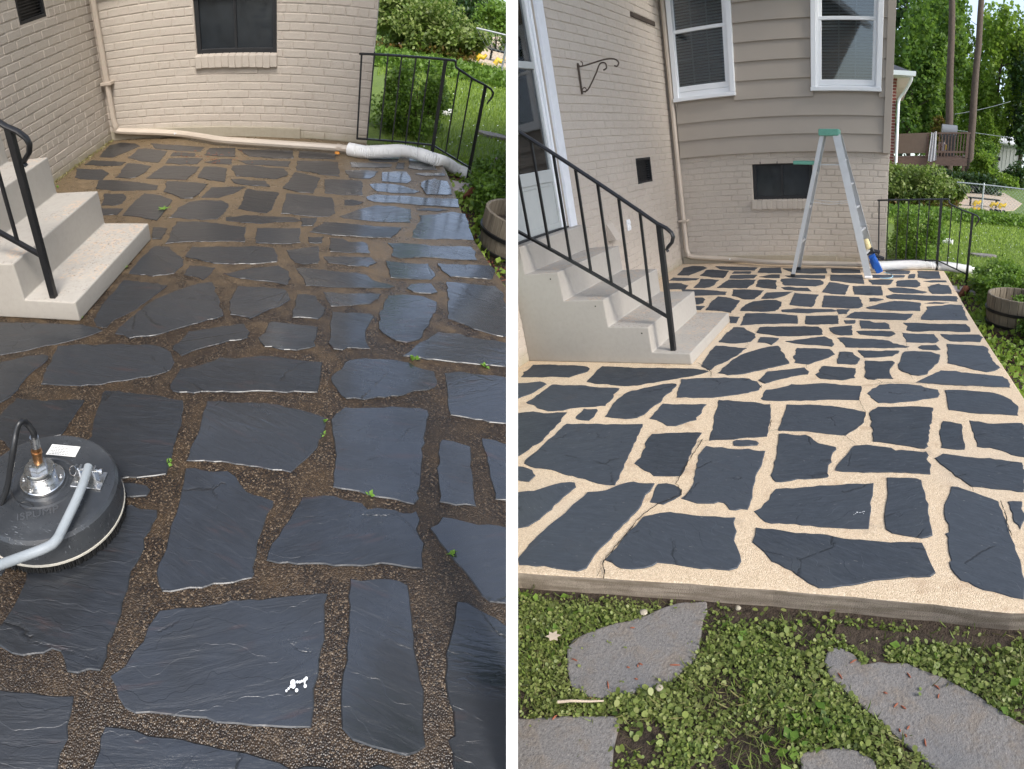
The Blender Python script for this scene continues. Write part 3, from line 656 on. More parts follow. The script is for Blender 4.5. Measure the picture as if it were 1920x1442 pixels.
"1290.8,558.5 1317.4,558.2 1322.7,562.1 1319.2,568.3 1310.3,570.9 1290.8,571.3",
"1290.8,574.5 1321.8,574.5 1313.9,581.6 1290.8,581.9",
"1278.4,543 1317.4,543.5 1344,545.3 1363.4,547.6 1361.7,552.9 1326.2,554.1 1303.2,555 1278.4,553.2",
"1374.1,543 1397.1,543 1432.5,545.3 1425.4,553.2 1414.8,561.2 1397.1,561.7 1382.9,556.8 1372.3,554.6",
"1427.2,560.3 1437.8,548.8 1459.1,547.9 1487.4,547 1471.5,555 1450.2,560.3",
"1464.4,539.1 1482.1,538.2 1492.7,539.9 1514,539.9 1521.9,546.5 1494.5,545.8 1471.5,543.5",
"1464.4,523.1 1485.6,521.7 1512.2,524 1538.8,524.9 1544.9,529.3 1544.1,532.9 1529.9,537.3 1503.3,536.4 1471.5,535.5 1467,529.3 1462.6,526.7",
"1423.6,524.9 1441.4,524.5 1456.4,526.3 1456.4,542.6 1436,540.8 1416.6,537.6",
"1365.2,525.2 1397.1,524.5 1417.4,525.2 1413,532 1400.6,540.8 1370.5,540.5 1344,539.9",
"1313,523.5 1333.3,524 1348.4,525.8 1340.4,533.8 1329.8,539.1 1320.9,540.5 1300.6,539.9 1306.8,533.8",
"1243,531.1 1278.4,531.1 1290.8,535.5 1283.8,543 1255.4,542.6 1244.8,540.8",
"1262.5,520.5 1287.3,521.4 1311.2,522.2 1305,525.8 1282,527 1253.6,526.3",
"1282,502.8 1297.9,499.2 1319.2,499.8 1326.2,502.8 1315.6,507.2 1290.8,516.9 1271.4,516.4 1274.9,510.7",
"1324.5,506.3 1336.9,505.4 1367,508.1 1361.7,516 1356.4,521.7 1335.1,520.5 1312.1,516.9 1319.2,511.6",
"1340.4,499.2 1361.7,500.1 1420.1,501.9 1414.8,507.5 1379.4,507.2 1351,505.4",
"1375.8,509.3 1407.7,509.3 1407.7,513.4 1372.3,513.4",
"1370.5,516.4 1397.1,515.2 1420.1,515.7 1413,522.2 1388.2,523.1 1367,522.2",
"1426.3,502.8 1464.4,501.9 1466.1,512.5 1441.4,512.5 1420.1,511.1",
"1422.8,519.6 1446.7,515.2 1462.6,515.2 1462.6,521.4 1441.4,521.4",
"1467.9,503.6 1485.6,503.6 1549.4,503.6 1551.1,512.5 1521,513.4 1485.6,511.6",
"1471.5,516.9 1503.3,515.7 1547.6,516.4 1545.8,522.8 1512.2,521.7 1482.1,520.5",
"1558.2,503.6 1586.6,504.5 1613.1,506.3 1613.1,512.5 1577.7,512.5 1559.1,511.6"]

HOM = np.array([[-0.856995349994753, 0.32495677477083584, 801.7394039245945], [-0.030154137290379284, -0.9123937971628481, 319.51337376051123], [-3.173569609421501e-05, 0.0004028645671897913, -0.8133937453013678]])


def smooth_poly(rng, P, step=0.022, amp=0.0032):
    """Break a stone outline into short, slightly ragged segments."""
    out = []; n = len(P)
    for i in range(n):
        a, b = np.array(P[i]), np.array(P[(i + 1) % n]); L = np.linalg.norm(b - a); k = max(1, int(L / step))
        nrm = np.array([-(b - a)[1], (b - a)[0]]) / max(L, 1e-6)
        w = 0.0
        for j in range(k):
            t = j / k
            if j: w = 0.6 * w + rng.normal(0, amp)
            out.append(a + (b - a) * t + nrm * (w if j else 0))
    return out


def area(P):
    P = np.array(P); x, y = P.T
    return 0.5 * float(np.sum(x * np.roll(y, -1) - y * np.roll(x, -1)))


def patio(pl):
    wet = pl.key == 'wet'
    rng = np.random.default_rng(5)
    if wet:
        redge = [pl.at(*p)[:2] for p in ((824, 295), (845, 340), (863, 390), (884, 443), (915, 490), (951, 542))] + [np.array((3.30, -5.06))]
        front = [(2.6, -5.06), (1.6, -5.06), (0.4, -5.06)]
    else:
        redge = [pl.at(*p)[:2] for p in ((1770, 508), (1794, 548), (1815, 585), (1840, 625), (1866, 665), (1895, 708))] + [np.array((3.05, -5.10))]
        front = [pl.at(*p)[:2] for p in ((1896, 1150), (1750, 1133), (1600, 1119), (1450, 1106), (1290, 1094), (1130, 1084), (973, 1074))] + [(1.0, -5.2)]
    out = [(-0.03, 0.03), (2.30, 0.03), (2.36, redge[0][1] + 0.03)] + [tuple(p) for p in redge] + [tuple(p) for p in front]
    if wet: out += [(-0.03, -5.06)]
    else: out += [(-0.03, -5.2)]
    mb = MB().prism([(x, y, -0.2) for x, y in out], (0, 0, 0.2))
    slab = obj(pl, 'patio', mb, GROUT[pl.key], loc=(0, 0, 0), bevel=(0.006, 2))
    tag(slab, 'wet flagstone patio slab with dark pebble mortar' if wet else 'dry flagstone patio slab with pale pebble mortar', 'patio', kind='structure')
    polys = []
    for si, s in enumerate(STONES):
        px = [tuple(float(c) for c in q.split(',')) for q in s.split()]
        if wet:
            q = []
            for x, y in px:
                h = HOM @ np.array([x, y, 1.0]); q.append((h[0] / h[2], h[1] / h[2]))
            px = q
            if max(p[1] for p in px) > 2400 or min(p[0] for p in px) < -700 or min(p[0] for p in px) > 975: continue
        P = [pl.at(x, y)[:2] for x, y in px]
        if max(pl.side * pl.side_of((p[0], p[1], 0)) for p in P) < 0.0: continue
        polys.append(P)
    polys.sort(key=lambda P: -abs(area(P)))
    small = MB()
    for si, P in enumerate(polys):
        if area(P) < 0: P = P[::-1]
        P = smooth_poly(rng, P)
        c = np.mean(P, axis=0)
        h = 0.0034 + rng.uniform(-0.0008, 0.001)
        tx, ty = rng.normal(0, 0.004 if wet else 0.002, 2)
        n = len(P); ang = rng.uniform(-0.5, 0.5)
        ca, sa = math.cos(-ang), math.sin(-ang)
        def ring(ins, z):
            r = []
            for i in range(n):
                a, b, d = np.array(P[i - 1]), np.array(P[i]), np.array(P[(i + 1) % n])
                e = (b - a); e2 = (d - b)
                nn = np.array([-(e[1]) / (np.linalg.norm(e) + 1e-9), e[0] / (np.linalg.norm(e) + 1e-9)]) + np.array([-(e2[1]) / (np.linalg.norm(e2) + 1e-9), e2[0] / (np.linalg.norm(e2) + 1e-9)])
                nn /= (np.linalg.norm(nn) + 1e-9)
                q = b + nn * ins - c
                zz = z + np.clip(tx * q[0] + ty * q[1], -0.0018, 0.0018)
                r.append((ca * q[0] - sa * q[1], sa * q[0] + ca * q[1], zz))
            return r
        V = ring(-0.001, -0.012) + ring(0.0, h * 0.35) + ring(0.0026, h)
        F = []
        for k in range(2):
            for i in range(n): F.append((k * n + i, k * n + (i + 1) % n, (k + 1) * n + (i + 1) % n, (k + 1) * n + i))
        F.append(tuple(range(2 * n, 3 * n)))
        if si >= 99:
            small.add([(c[0] + math.cos(ang) * x - math.sin(ang) * y, c[1] + math.sin(ang) * x + math.cos(ang) * y, z) for x, y, z in V], F); continue
        me = bpy.data.meshes.new('flagstone'); me.from_pydata(V, [], F); me.materials.append(SLATE[pl.key])
        o = bpy.data.objects.new('flagstone', me); COL.objects.link(o)
        o.parent = slab; o.location = (c[0], c[1], 0); o.rotation_euler = (0, 0, ang)
        PLACED.append((o, pl))
    if small.v:
        tag(obj(pl, 'flagstone_fragments', small, SLATE[pl.key], slab), kind='stuff')
    if not wet:
        lines = [[(1306.6, 680.7), (1327.8, 693.1), (1333, 700), (1333, 708)], [(1421.7, 713), (1434, 719.7)], [(1427, 725), (1427.8, 729.5)],
                 [(1622.5, 708.2), (1640, 712.6), (1656, 718.8), (1712.8, 720.6), (1764, 721.5), (1810, 725), (1896, 729)],
                 [(1656, 718.8), (1642, 723), (1615, 725.5), (1611, 750), (1616.5, 764), (1622, 773), (1623.4, 779), (1614, 800), (1601, 807), (1583, 817)],
                 [(1686, 691.5), (1704, 703), (1712, 713)], [(1445.5, 790), (1442, 810), (1459, 808)], [(1303.3, 832), (1329.6, 826.8), (1380, 823)],
                 [(1581, 817), (1596, 828), (1606, 835)],
                 [(1318, 825), (1296, 859), (1277, 893.6), (1268, 909.6), (1278.8, 921), (1276, 930.8), (1236, 946.8), (1208, 964.5), (1134.4, 1050.4), (1130, 1060), (1134.4, 1074.2), (1132, 1088)],
                 [(1131, 1064), (1120, 1083)], [(1776, 880), (1790, 894), (1820.8, 913.6), (1824.4, 923.4)], [(1876.6, 942), (1884.6, 968.5), (1896, 1007.5)],
                 [(1399, 640), (1403, 648), (1397, 653)], [(1697.7, 640), (1700, 652), (1703, 659)], [(1544, 569), (1541, 575)], [(1511.5, 685), (1513, 692)]]
        wd = [3, 3, 5, 2.4, 2.2, 1.8, 3, 1.8, 1.6, 4, 2, 2, 4, 2, 1.6, 3, 1.6]
        cm = MB()
        for L, w in zip(lines, wd):
            P = [pl.at(*p)[:2] for p in L]; Q = []
            for a, b in zip(P[:-1], P[1:]):
                k = max(2, int(np.linalg.norm(b - a) / 0.012))
                for j in range(k): Q.append(a + (b - a) * j / k + rng.normal(0, 0.0018, 2))
            Q.append(P[-1]); v = []
            for i, q in enumerate(Q):
                t = Q[min(i + 1, len(Q) - 1)] - Q[max(i - 1, 0)]; t = t / (np.linalg.norm(t) + 1e-9); nn = np.array([-t[1], t[0]])
                ww = w * 0.0005 * rng.uniform(0.5, 1.3)
                for sgn, z in ((-1, .0015), (1, .0015)): v.append((q[0] + nn[0] * ww * sgn, q[1] + nn[1] * ww * sgn, 0.0066))
            cm.add(v, [(2 * i, 2 * i + 1, 2 * i + 3, 2 * i + 2) for i in range(len(Q) - 1)])
        obj(pl, 'mortar_crack', cm, CRACKM, slab, raw=True)
    # white paint flecks left on one flagstone
    fl = MB()
    if wet: spots = [(537, 1299, 2), (541, 1295, 2), (545, 1291, 2.2), (549, 1284, 5), (550, 1290, 4), (556, 1298, 3), (557.5, 1282.5, 2.2), (562, 1282.5, 2.2), (566, 1281, 2), (571, 1279, 3), (574, 1276, 3), (572, 1290, 3), (571, 1284, 1.6)]
    else: spots = [(1601, 969, 1.2), (1604, 967, 1.6), (1607, 964.5, 2.2), (1611, 965, 1.3), (1614, 965, 1.3), (1617, 964, 1.3), (1620, 963, 1.6), (1619, 967, 1.2)]
    for x, y, r in spots:
        p = pl.at(x, y); fl.add([(p[0] + r * 0.0014 * math.cos(a) * 0.8, p[1] + r * 0.0014 * math.sin(a), 0.0085) for a in np.linspace(0, 5.6, 9)], [tuple(range(9))])
    obj(pl, 'paint_fleck', fl, WHITE, slab, raw=True)
    return slab


def rect_minus(u0, u1, z0, z1, holes):
    us = sorted({u0, u1, *[min(max(h[k], u0), u1) for h in holes for k in (0, 1)]})
    zs = sorted({z0, z1, *[min(max(h[k], z0), z1) for h in holes for k in (2, 3)]})
    for a, b in zip(us[:-1], us[1:]):
        for c, d in zip(zs[:-1], zs[1:]):
            m = ((a + b) / 2, (c + d) / 2)
            if b - a > 1e-6 and d - c > 1e-6 and not any(h[0] < m[0] < h[1] and h[2] < m[1] < h[3] for h in holes): yield a, b, c, d


def brick_wall(rng, org, ud, nd, u0, u1, z0, z1, holes=(), course=0.0595, length=0.178, thick=0.12, headers=()):
    """A wall of single bricks standing proud of their mortar."""
    mb = MB(); o, ud, nd = np.array(org, float), np.array(ud, float), np.array(nd, float); zd = np.array((0, 0, 1.0))
    def pt(u, z, n): return o + ud * u + zd * z + nd * n
    for a, b, c, d in rect_minus(u0, u1, z0, z1, holes):
        v = [pt(a, c, 0), pt(b, c, 0), pt(b, d, 0), pt(a, d, 0), pt(a, c, -thick), pt(b, c, -thick), pt(b, d, -thick), pt(a, d, -thick)]
        mb.add(v, [(0, 1, 2, 3), (7, 6, 5, 4), (0, 4, 5, 1), (1, 5, 6, 2), (2, 6, 7, 3), (3, 7, 4, 0)])
    nc = int(math.ceil((z1 - z0) / course)); g = 0.0075
    for i in range(nc):
        za = z0 + i * course; zb = min(za + course, z1)
        if zb - za < 0.02: continue
        L = length if i not in headers else length / 2
        u = u0 - L * (0.5 if i % 2 else 0.0) - rng.uniform(0, 0.03)
        hs = sorted([(h[0], h[1]) for h in holes if h[2] < (za + zb) / 2 < h[3]])
        while u < u1:
            a, b = max(u, u0), min(u + L * rng.uniform(0.97, 1.03), u1); u = b if b > u else u + L
            segs = [(a, b)]
            for h0, h1 in hs:
                ns = []
                for s0, s1 in segs:
                    if h1 <= s0 or h0 >= s1: ns.append((s0, s1)); continue
                    if s0 < h0: ns.append((s0, h0))
                    if h1 < s1: ns.append((h1, s1))
                segs = ns
            for s0, s1 in segs:
                if s1 - s0 < 0.02: continue
                x0, x1 = s0 + g / 2, s1 - g / 2
                if s0 <= u0 + 1e-6: x0 = s0
                if s1 >= u1 - 1e-6: x1 = s1
                y0, y1 = za + g / 2 + rng.normal(0, .0006), zb - g / 2 + rng.normal(0, .0006)
                n = 0.0045 + rng.normal(0, 0.0009); e = 0.0030
                v = [pt(x0, y0, 0), pt(x1, y0, 0), pt(x1, y1, 0), pt(x0, y1, 0)]
                for (x, y) in ((x0 + e, y0 + e), (x1 - e, y0 + e), (x1 - e, y1 - e), (x0 + e, y1 - e)): v.append(pt(x, y, n + rng.normal(0, .0005)))
                mb.add(v, [(4, 5, 6, 7), (0, 1, 5, 4), (1, 2, 6, 5), (2, 3, 7, 6), (3, 0, 4, 7)])
    return mb


def sash_window(pl, house, x0, x1, z0, z1, gx0, gx1, gz0, gz1):
    c = 0.05; f = -0.064; mb = MB()
    mb.box(x0, f, z0 + .036, x0 + c, 0.02, z1); mb.box(x1 - c, f, z0 + .036, x1, 0.02, z1); mb.box(x0 + c, f, z1 - c, x1 - c, 0.02, z1)
    w = obj(pl, 'window', mb, WHITE, house, bevel=(0.003, 1))
    sill = MB().box(x0 - .004, f - .014, z0, x1 + .004, 0.02, z0 + .034)
    def kid(name, mb, mat, **k):
        o = obj(pl, name, mb, mat, house, **k); o.parent = w; return o
    kid('window_sill', sill, WHITE, bevel=(0.003, 1))
    tr = MB()   # stepped inner frame
    tr.box(x0 + c, -0.045, z0 + .034, gx0 - .030, 0.02, z1 - c); tr.box(gx1 + .030, -0.045, z0 + .034, x1 - c, 0.02, z1 - c); tr.box(gx0 - .03, -0.040, z0 + .034, gx1 + .03, 0.02, gz0 - .052)
    kid('inner_frame', tr, WHITE, bevel=(0.002, 1))
    lo = MB(); a, b = gx0 - .030, gx1 + .030
    lo.box(a, -0.036, gz0 - .05, b, -0.006, gz0); lo.box(a, -0.036, gz1, b, -0.006, gz1 + .03)
    lo.box(a, -0.034, gz0, gx0, -0.006, gz1); lo.box(gx1, -0.034, gz0, b, -0.006, gz1)
    kid('lower_sash', lo, WHITE, bevel=(0.003, 1))
    hi = MB(); t = z1 - c - .001
    hi.box(a, -0.012, gz1 + .031, gx0, 0.018, t); hi.box(gx1, -0.012, gz1 + .031, b, 0.018, t); hi.box(gx0, -0.012, t - .03, gx1, 0.018, t)
    kid('upper_sash', hi, WHITE, bevel=(0.003, 1))
    g = MB().box(gx0, -0.020, gz0, gx1, -0.017, gz1); g.box(gx0, 0.003, gz1 + .031, gx1, 0.006, t - .03)
    kid('pane', g, GLASS)
    mu = MB(); mid = (gz0 + gz1) / 2
    for k in (1, 2):
        u = gx0 + (gx1 - gx0) * k / 3; mu.box(u - .006, -0.012, gz0, u + .006, -0.008, gz1); mu.box(u - .006, 0.009, gz1 + .031, u + .006, 0.013, t - .03)
    mu.box(gx0, -0.0125, mid - .005, gx1, -0.0075, mid + .005)
    kid('muntin', mu, BLIND)
    bl = MB(); z = gz0 - .02
    while z < t:
        bl.add([(gx0 - .01, 0.028, z), (gx1 + .01, 0.028, z), (gx1 + .01, 0.042, z + .019), (gx0 - .01, 0.042, z + .019)], [(0, 1, 2, 3)])
        z += 0.026
    kid('blind', bl, BLIND, raw=True)
    kid('dark_interior', MB().box(gx0 - .02, 0.06, gz0 - .06, gx1 + .02, 0.065, z1), SHADE)


def house(pl):
    wet = pl.key == 'wet'
    rng = np.random.default_rng(11)
    W = 2.312 if wet else 2.277; H = 3.0
    h = thing(pl, 'brick_house', 'beige painted brick house wall beside the wet patio, with one dark basement window' if wet else
              'beige house with taupe siding, white sash windows and a door beside the dry patio', 'house', (0, 0, 0))
    bw = (0.885, 1.547, 0.622, 1.035) if wet else (0.857, 1.490, 0.660, 1.035)
    obj(pl, 'brick_wall', brick_wall(rng, (0, 0, 0), (1, 0, 0), (0, -1, 0), 0.0, W, 0.0, 1.13, [bw], headers=(3, 9, 15)), BRICK, h, raw=True)
    door = (2.43, 3.36, 0.765, 2.72); vent = (0.672, 1.040, 0.945, 1.172) if not wet else (0.74, 1.12, 1.085, 1.30)
    obj(pl, 'brick_wall', brick_wall(rng, (0, 0, 0), (0, -1, 0), (1, 0, 0), 0.0, 4.4 if not wet else 5.2, 0.0, H, [vent] + ([] if wet else [door]), headers=(4, 11, 18, 25, 32)), BRICK, h, raw=True)
    obj(pl, 'side_wall', MB().box(1.45, 0.121, -0.15, 1.57, 5.0, H), BRICK, h)
    obj(pl, 'foundation_ledge', MB().box(0.012, -0.026, 0.0, 1.75, -0.001, 0.078), LEDGE, h, bevel=(0.004, 2))
    # basement window
    x0, x1, z0, z1 = bw; fr = MB(); t = 0.035
    fr.box(x0, -.001 + .02, z0, x0 + t, .07, z1); fr.box(x1 - t, .019, z0, x1, .07, z1); fr.box(x0 + t, .019, z0, x1 - t, .07, z0 + t); fr.box(x0 + t, .019, z1 - t, x1 - t, .07, z1)
    w = obj(pl, 'basement_window', fr, BLACKFRAME, h, bevel=(0.003, 1))
    m = (x0 + x1) / 2 - 0.006
    mu = obj(pl, 'mullion', MB().box(m - .010, .026, z0 + t, m + .010, .06, z1 - t), BLACKFRAME, h); mu.parent = w
    for a, b in ((x0 + t, m - .010), (m + .010, x1 - t)):
        pn = obj(pl, 'pane', MB().box(a, .040, z0 + t, b, .046, z1 - t), DARKGLASS, h); pn.parent = w
    sl = MB(); n = 12; a, b = x0 - .012, x1 + .004; zt, zb = z0 - .008, z0 - .096
    for i in range(n):
        u0 = a + (b - a) * i / n + .002; u1 = a + (b - a) * (i + 1) / n - .002; y = -0.034 + rng.normal(0, .0012); d = rng.normal(0, .002)
        sl.add([(u0, y, zb + d), (u1, y, zb + d), (u1, .02, zb + d), (u0, .02, zb + d), (u0, y, zt), (u1, y, zt), (u1, .02, zt + .012), (u0, .02, zt + .012)],
               [(3, 2, 1, 0), (4, 5, 6, 7), (0, 1, 5, 4), (1, 2, 6, 5), (2, 3, 7, 6), (3, 0, 4, 7)])
    sl.box(a, -.028, zb + .006, b, .01, zt - .002)
    obj(pl, 'brick_sill', sl, BRICK, h, bevel=(0.003, 1))
    # crawl-space vent in the left wall
    v0, v1, vz0, vz1 = vent; vb = MB(); t = .022
    vb.box(-.05, -v1, vz0, .001, -v1 + t, vz1); vb.box(-.05, -v0 - t, vz0, .001, -v0, vz1); vb.box(-.05, -v1 + t, vz0, .001, -v0 - t, vz0 + t); vb.box(-.05, -v1 + t, vz1 - t, .001, -v0 - t, vz1)
    ve = obj(pl, 'wall_vent', vb, BLACKFRAME, h, bevel=(0.002, 1))
    gr = MB()
    for k in range(9):
        z = vz0 + t + (vz1 - vz0 - 2 * t) * (k + .5) / 9; gr.box(-.030, -v1 + t, z - .003, -.020, -v0 - t, z + .003)
    gr.box(-.055, -v1 + t, vz0 + t, -.045, -v0 - t, vz1 - t)
    g = obj(pl, 'vent_grille', gr, BLACKFRAME, h); g.parent = ve
    # lap siding over the basement wall with two sash windows
    wins = [(0.085, 0.732, 1.665, 2.77), (1.490, 2.170, 1.668, 2.74)]
    sd_ = MB(); z = 1.125; k = 0; X0, X1 = 0.09, W - .068
    while z < H:
        zt = min(z + 0.166 + .02, H)
        hs = sorted([(q[0] + .02, q[1] - .02) for q in wins if q[2] + .02 < z + 0.166 and q[3] > z])
        segs = [(X0, X1)]
        for h0, h1 in hs:
            ns = []
            for s0, s1 in segs:
                if s0 < h0: ns.append((s0, min(h0, s1)))
                if h1 < s1: ns.append((max(h1, s0), s1))
            segs = ns
        for s0, s1 in segs:
            yb, yt = -0.044, -0.024
            sd_.add([(s0, yb, z), (s1, yb, z), (s1, yb + .013, z), (s0, yb + .013, z), (s0, yt, zt), (s1, yt, zt), (s1, yt + .013, zt), (s0, yt + .013, zt)],
                    [(3, 2, 1, 0), (4, 5, 6, 7), (0, 1, 5, 4), (1, 2, 6, 5), (2, 3, 7, 6), (3, 0, 4, 7)])
        z += 0.166
    obj(pl, 'lap_siding', sd_, SIDING, h)
    bk = MB()
    for a, b, c, d in rect_minus(0.0, W, 1.131, H, [(q[0] + .02, q[1] - .02, q[2] + .02, q[3] - .02) for q in wins]): bk.box(a, -.010, c, b, .118, d)
    obj(pl, 'sheathing', bk, SIDING, h)
    obj(pl, 'corner_board', MB().box(W - .068, -.056, 1.118, W + .006, .10, H), SIDING, h, bevel=(0.002, 1))
    sash_window(pl, h, *wins[0], 0.142, 0.632, 1.800, 2.272)
    sash_window(pl, h, *wins[1], 1.590, 2.078, 1.768, 2.262)
    # eaves
    ev = MB().box(-.35, -5.0 if not wet else -5.2, H + .001, 0.34, 0.4, H + .09); ev.box(0.341, -.42, H + .001, W + .02, 1.0, H + .09)
    obj(pl, 'eaves', ev, WHITE, h)
    if wet: return h
    # entrance door in the left wall
    dr = MB(); y0, y1, z0, z1 = -3.36, -2.43, .765, 2.72
    dr.box(-.045, y0 + .01, z0 + .055, -.020, y1 - .10, 1.10)            # kick panel
    d = obj(pl, 'door', dr, GREYDOOR, h, bevel=(0.002, 1))
    def kid(name, mb, mat, **k):
        o = obj(pl, name, mb, mat, h, **k); o.parent = d; return o
    st = MB(); st.box(-.050, y0 + .01, 1.10, -.012, y1 - .10, 1.185); st.box(-.050, y0 + .01, 1.825, -.012, y1 - .10, 1.868); st.box(-.050, y1 - .10, z0 + .01, -.012, y1 - .085, z1)
    st.box(-.050, y0 + .01, z0 + .012, -.014, y1 - .10, z0 + .055); st.box(-.028, y0 + .01, 1.075, -.016, y1 - .10, 1.082)
    kid('door_rail', st, GREYDOOR, bevel=(0.003, 1))
    gl = MB().box(-.030, y0 + .01, 1.185, -.027, y1 - .10, 1.825); gl.box(-.030, y0 + .01, 1.868, -.027, y1 - .10, z1)
    kid('pane', gl, mat_glass('door_glass', (0.55, 0.6, 0.66)))
    bk = MB().box(-.095, y0 + .01, 1.0, -.090, y1 - .10, z1)
    kid('inner_door', bk, simple('blue_grey_inner_door', (0.055, 0.062, 0.085), 0.5))
    jm = MB()
    for i, (ya, yb, x) in enumerate(((-2.515, -2.490, -.004), (-2.490, -2.470, -.016), (-2.470, -2.452, -.002), (-2.452, -2.432, -.012))): jm.box(-.09, ya, z0 + .004, x, yb, z1)
    kid('door_frame', jm, WHITE, bevel=(0.002, 1))
    kid('door_casing', MB().box(-.02, -2.429, z0 - .012, .022, -2.335, z1 + .05), OLDWHITE, bevel=(0.004, 2))
    kid('threshold', MB().box(-.09, y0, z0 - .004, .012, y1 - .02, z0 + .0115), BLACKFRAME)
    obj(pl, 'dark_interior', MB().box(-.119, y0, z0, -.110, y1, z1), SHADE, h)
    # painted wedge hood, outlet box and dark bar on the left wall
    hd = MB().prism([(0.004, -1.83, .69), (0.004, -1.83, .555), (.085, -1.83, .555), (.012, -1.83, .69)], (0, .115, 0))
    obj(pl, 'vent_hood', hd, BRICK, h, bevel=(0.003, 2))
    ob = MB().box(.004, -1.425, .575, .020, -1.365, .672); ob.box(.020, -1.412, .632, .030, -1.378, .660); ob.box(.020, -1.412, .588, .030, -1.378, .616)
    obj(pl, 'outlet_box', ob, WHITE, h, bevel=(0.003, 1))
    obj(pl, 'dark_bar', MB().box(.004, -.80, 2.335, .016, -.21, 2.375), simple('dark_brown_mottle', (0.06, 0.045, 0.035), 0.8, var=0.5), h, bevel=(0.004, 1))
    return h


def steps(pl):
    wet = pl.key == 'wet'
    if wet: pr = [(0.002, 0), (1.262, 0), (1.258, .095), (.992, .098), (.986, .281), (.724, .284), (.716, .486), (.452, .488), (.446, .672), (.105, .672), (.105, .86), (0.002, .86)]; y0, y1 = -3.19, -2.285
    else: pr = [(0.002, 0), (1.158, 0), (1.153, .070), (.912, .073), (.906, .230), (.642, .233), (.634, .402), (.358, .405), (.350, .586), (.105, .588), (.105, .764), (0.002, .764)]; y0, y1 = -3.252, -2.352
    mb = MB().prism([(x, y0, z) for x, z in pr], (0, y1 - y0, 0))
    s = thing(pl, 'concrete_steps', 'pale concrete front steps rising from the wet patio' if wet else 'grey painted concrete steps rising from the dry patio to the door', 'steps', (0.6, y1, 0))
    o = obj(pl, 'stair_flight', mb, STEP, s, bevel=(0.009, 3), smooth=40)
    if not wet:
        hm = MB()
        for x, z in ((.29, .548), (.575, .365), (.86, .193)):
            hm = MB().lathe([(.0045, 0), (.0045, .002)], (0, 0, 0), 10); hm.v = [(x + a, y0 - .0006 - c * .3, z + b) for a, b, c in hm.v]; obj(pl, 'drilled_hole', hm, CRACKM, s)
        pass


def stair_railing(pl):
    wet = pl.key == 'wet'; y = -3.15 if wet else -3.2; dx, dz = (0.098, 0.025) if wet else (0.0, 0.0)
    def P(x, z): return (x + dx, y, z + dz)
    t = thing(pl, 'stair_railing', 'black iron stair railing post standing on the pale steps by the wet patio' if wet else 'black iron stair railing with balusters on the grey steps to the door', 'railing', (1.03 + dx, y, .08 + dz))
    obj(pl, 'post', MB().bar(P(1.030, .068), P(1.022, .806), .030), IRON, t, bevel=(0.002, 1))
    x_end = -0.05 if not wet else 0.0
    top = [P(x_end, 1.413 + (.219 - x_end) * .742), P(.219, 1.413), P(.60, 1.122), P(1.012, .812), P(1.060, .786), P(1.090, .758), P(1.098, .735), P(1.088, .706), P(1.062, .682), P(1.052, .668), P(1.060, .655)]
    obj(pl, 'top_rail', MB().tube(top, [.0165] * 9 + [.013, .011], 10, squash=(1.1, .62)), IRON, t, smooth=50)
    obj(pl, 'bottom_rail', MB().bar(P(x_end, .85 + (.085 - x_end) * .617), P(1.022, .274), .024, .014), IRON, t)
    for x in (.022, .157, .289, .424, .552, .679, .797, .916):
        obj(pl, 'baluster', MB().bar(P(x, .85 + (.085 - x) * .617), P(x, 1.413 + (.219 - x) * .742), .0135), IRON, t)


def corner_railing(pl):
    wet = pl.key == 'wet'; y = -.2; dx, dz = (0.036, 0.0) if wet else (0.0, 0.0)
    def P(x, z): return (x + dx, y, z + dz)
    t = thing(pl, 'corner_railing', 'black iron railing with a curled end beside the shiny wet patio corner' if wet else 'black iron railing with a curled end behind the dry patio, right of the ladder', 'railing', (2.82 + dx, y, 0))
    obj(pl, 'post', MB().bar(P(2.822, .0), P(2.818, .716), .027), IRON, t, bevel=(0.002, 1))
    obj(pl, 'post', MB().bar(P(3.150, -.17), P(3.152, .60), .025), IRON, t, bevel=(0.002, 1))
    top = [P(2.172, .676), P(2.5, .697), P(2.885, .726), P(2.897, .722), P(2.898, .700), P(2.906, .684), P(2.935, .672), P(3.05, .630), P(3.15, .606), P(3.20, .588), P(3.222, .567), P(3.218, .535), P(3.200, .505), P(3.188, .478)]
    obj(pl, 'top_rail', MB().tube(top, [.0125] * 12 + [.010, .006], 8, squash=(1.2, .7)), IRON, t, smooth=50)
    obj(pl, 'bottom_rail', MB().bar(P(2.20, .080), P(2.82, .106), .020, .012), IRON, t)
    obj(pl, 'sloping_rail', MB().bar(P(2.82, .106), P(3.15, -.02), .018, .012), IRON, t)
    obj(pl, 'upright', MB().bar(P(2.205, .076), P(2.190, .676), .014), IRON, t)
    for x in (2.285, 2.387, 2.489, 2.597, 2.699): obj(pl, 'baluster', MB().bar(P(x, .08), P(x, .70), .0115), IRON, t)
    for x, a, b in ((2.931, .060, .672), (3.036, .022, .634)): obj(pl, 'baluster', MB().bar(P(x, a), P(x, b), .0115), IRON, t)


def spline(P, n=6):
    P = [Vector(p) for p in P]; out = []
    for i in range(len(P) - 1):
        a, b, c, d = P[max(i - 1, 0)], P[i], P[i + 1], P[min(i + 2, len(P) - 1)]
        for k in range(n):
            t = k / n; out.append(0.5 * ((2 * b) + (c - a) * t + (2 * a - 5 * b + 4 * c - d) * t * t + (3 * b - a - 3 * c + d) * t ** 3))
    out.append(P[-1]); return out


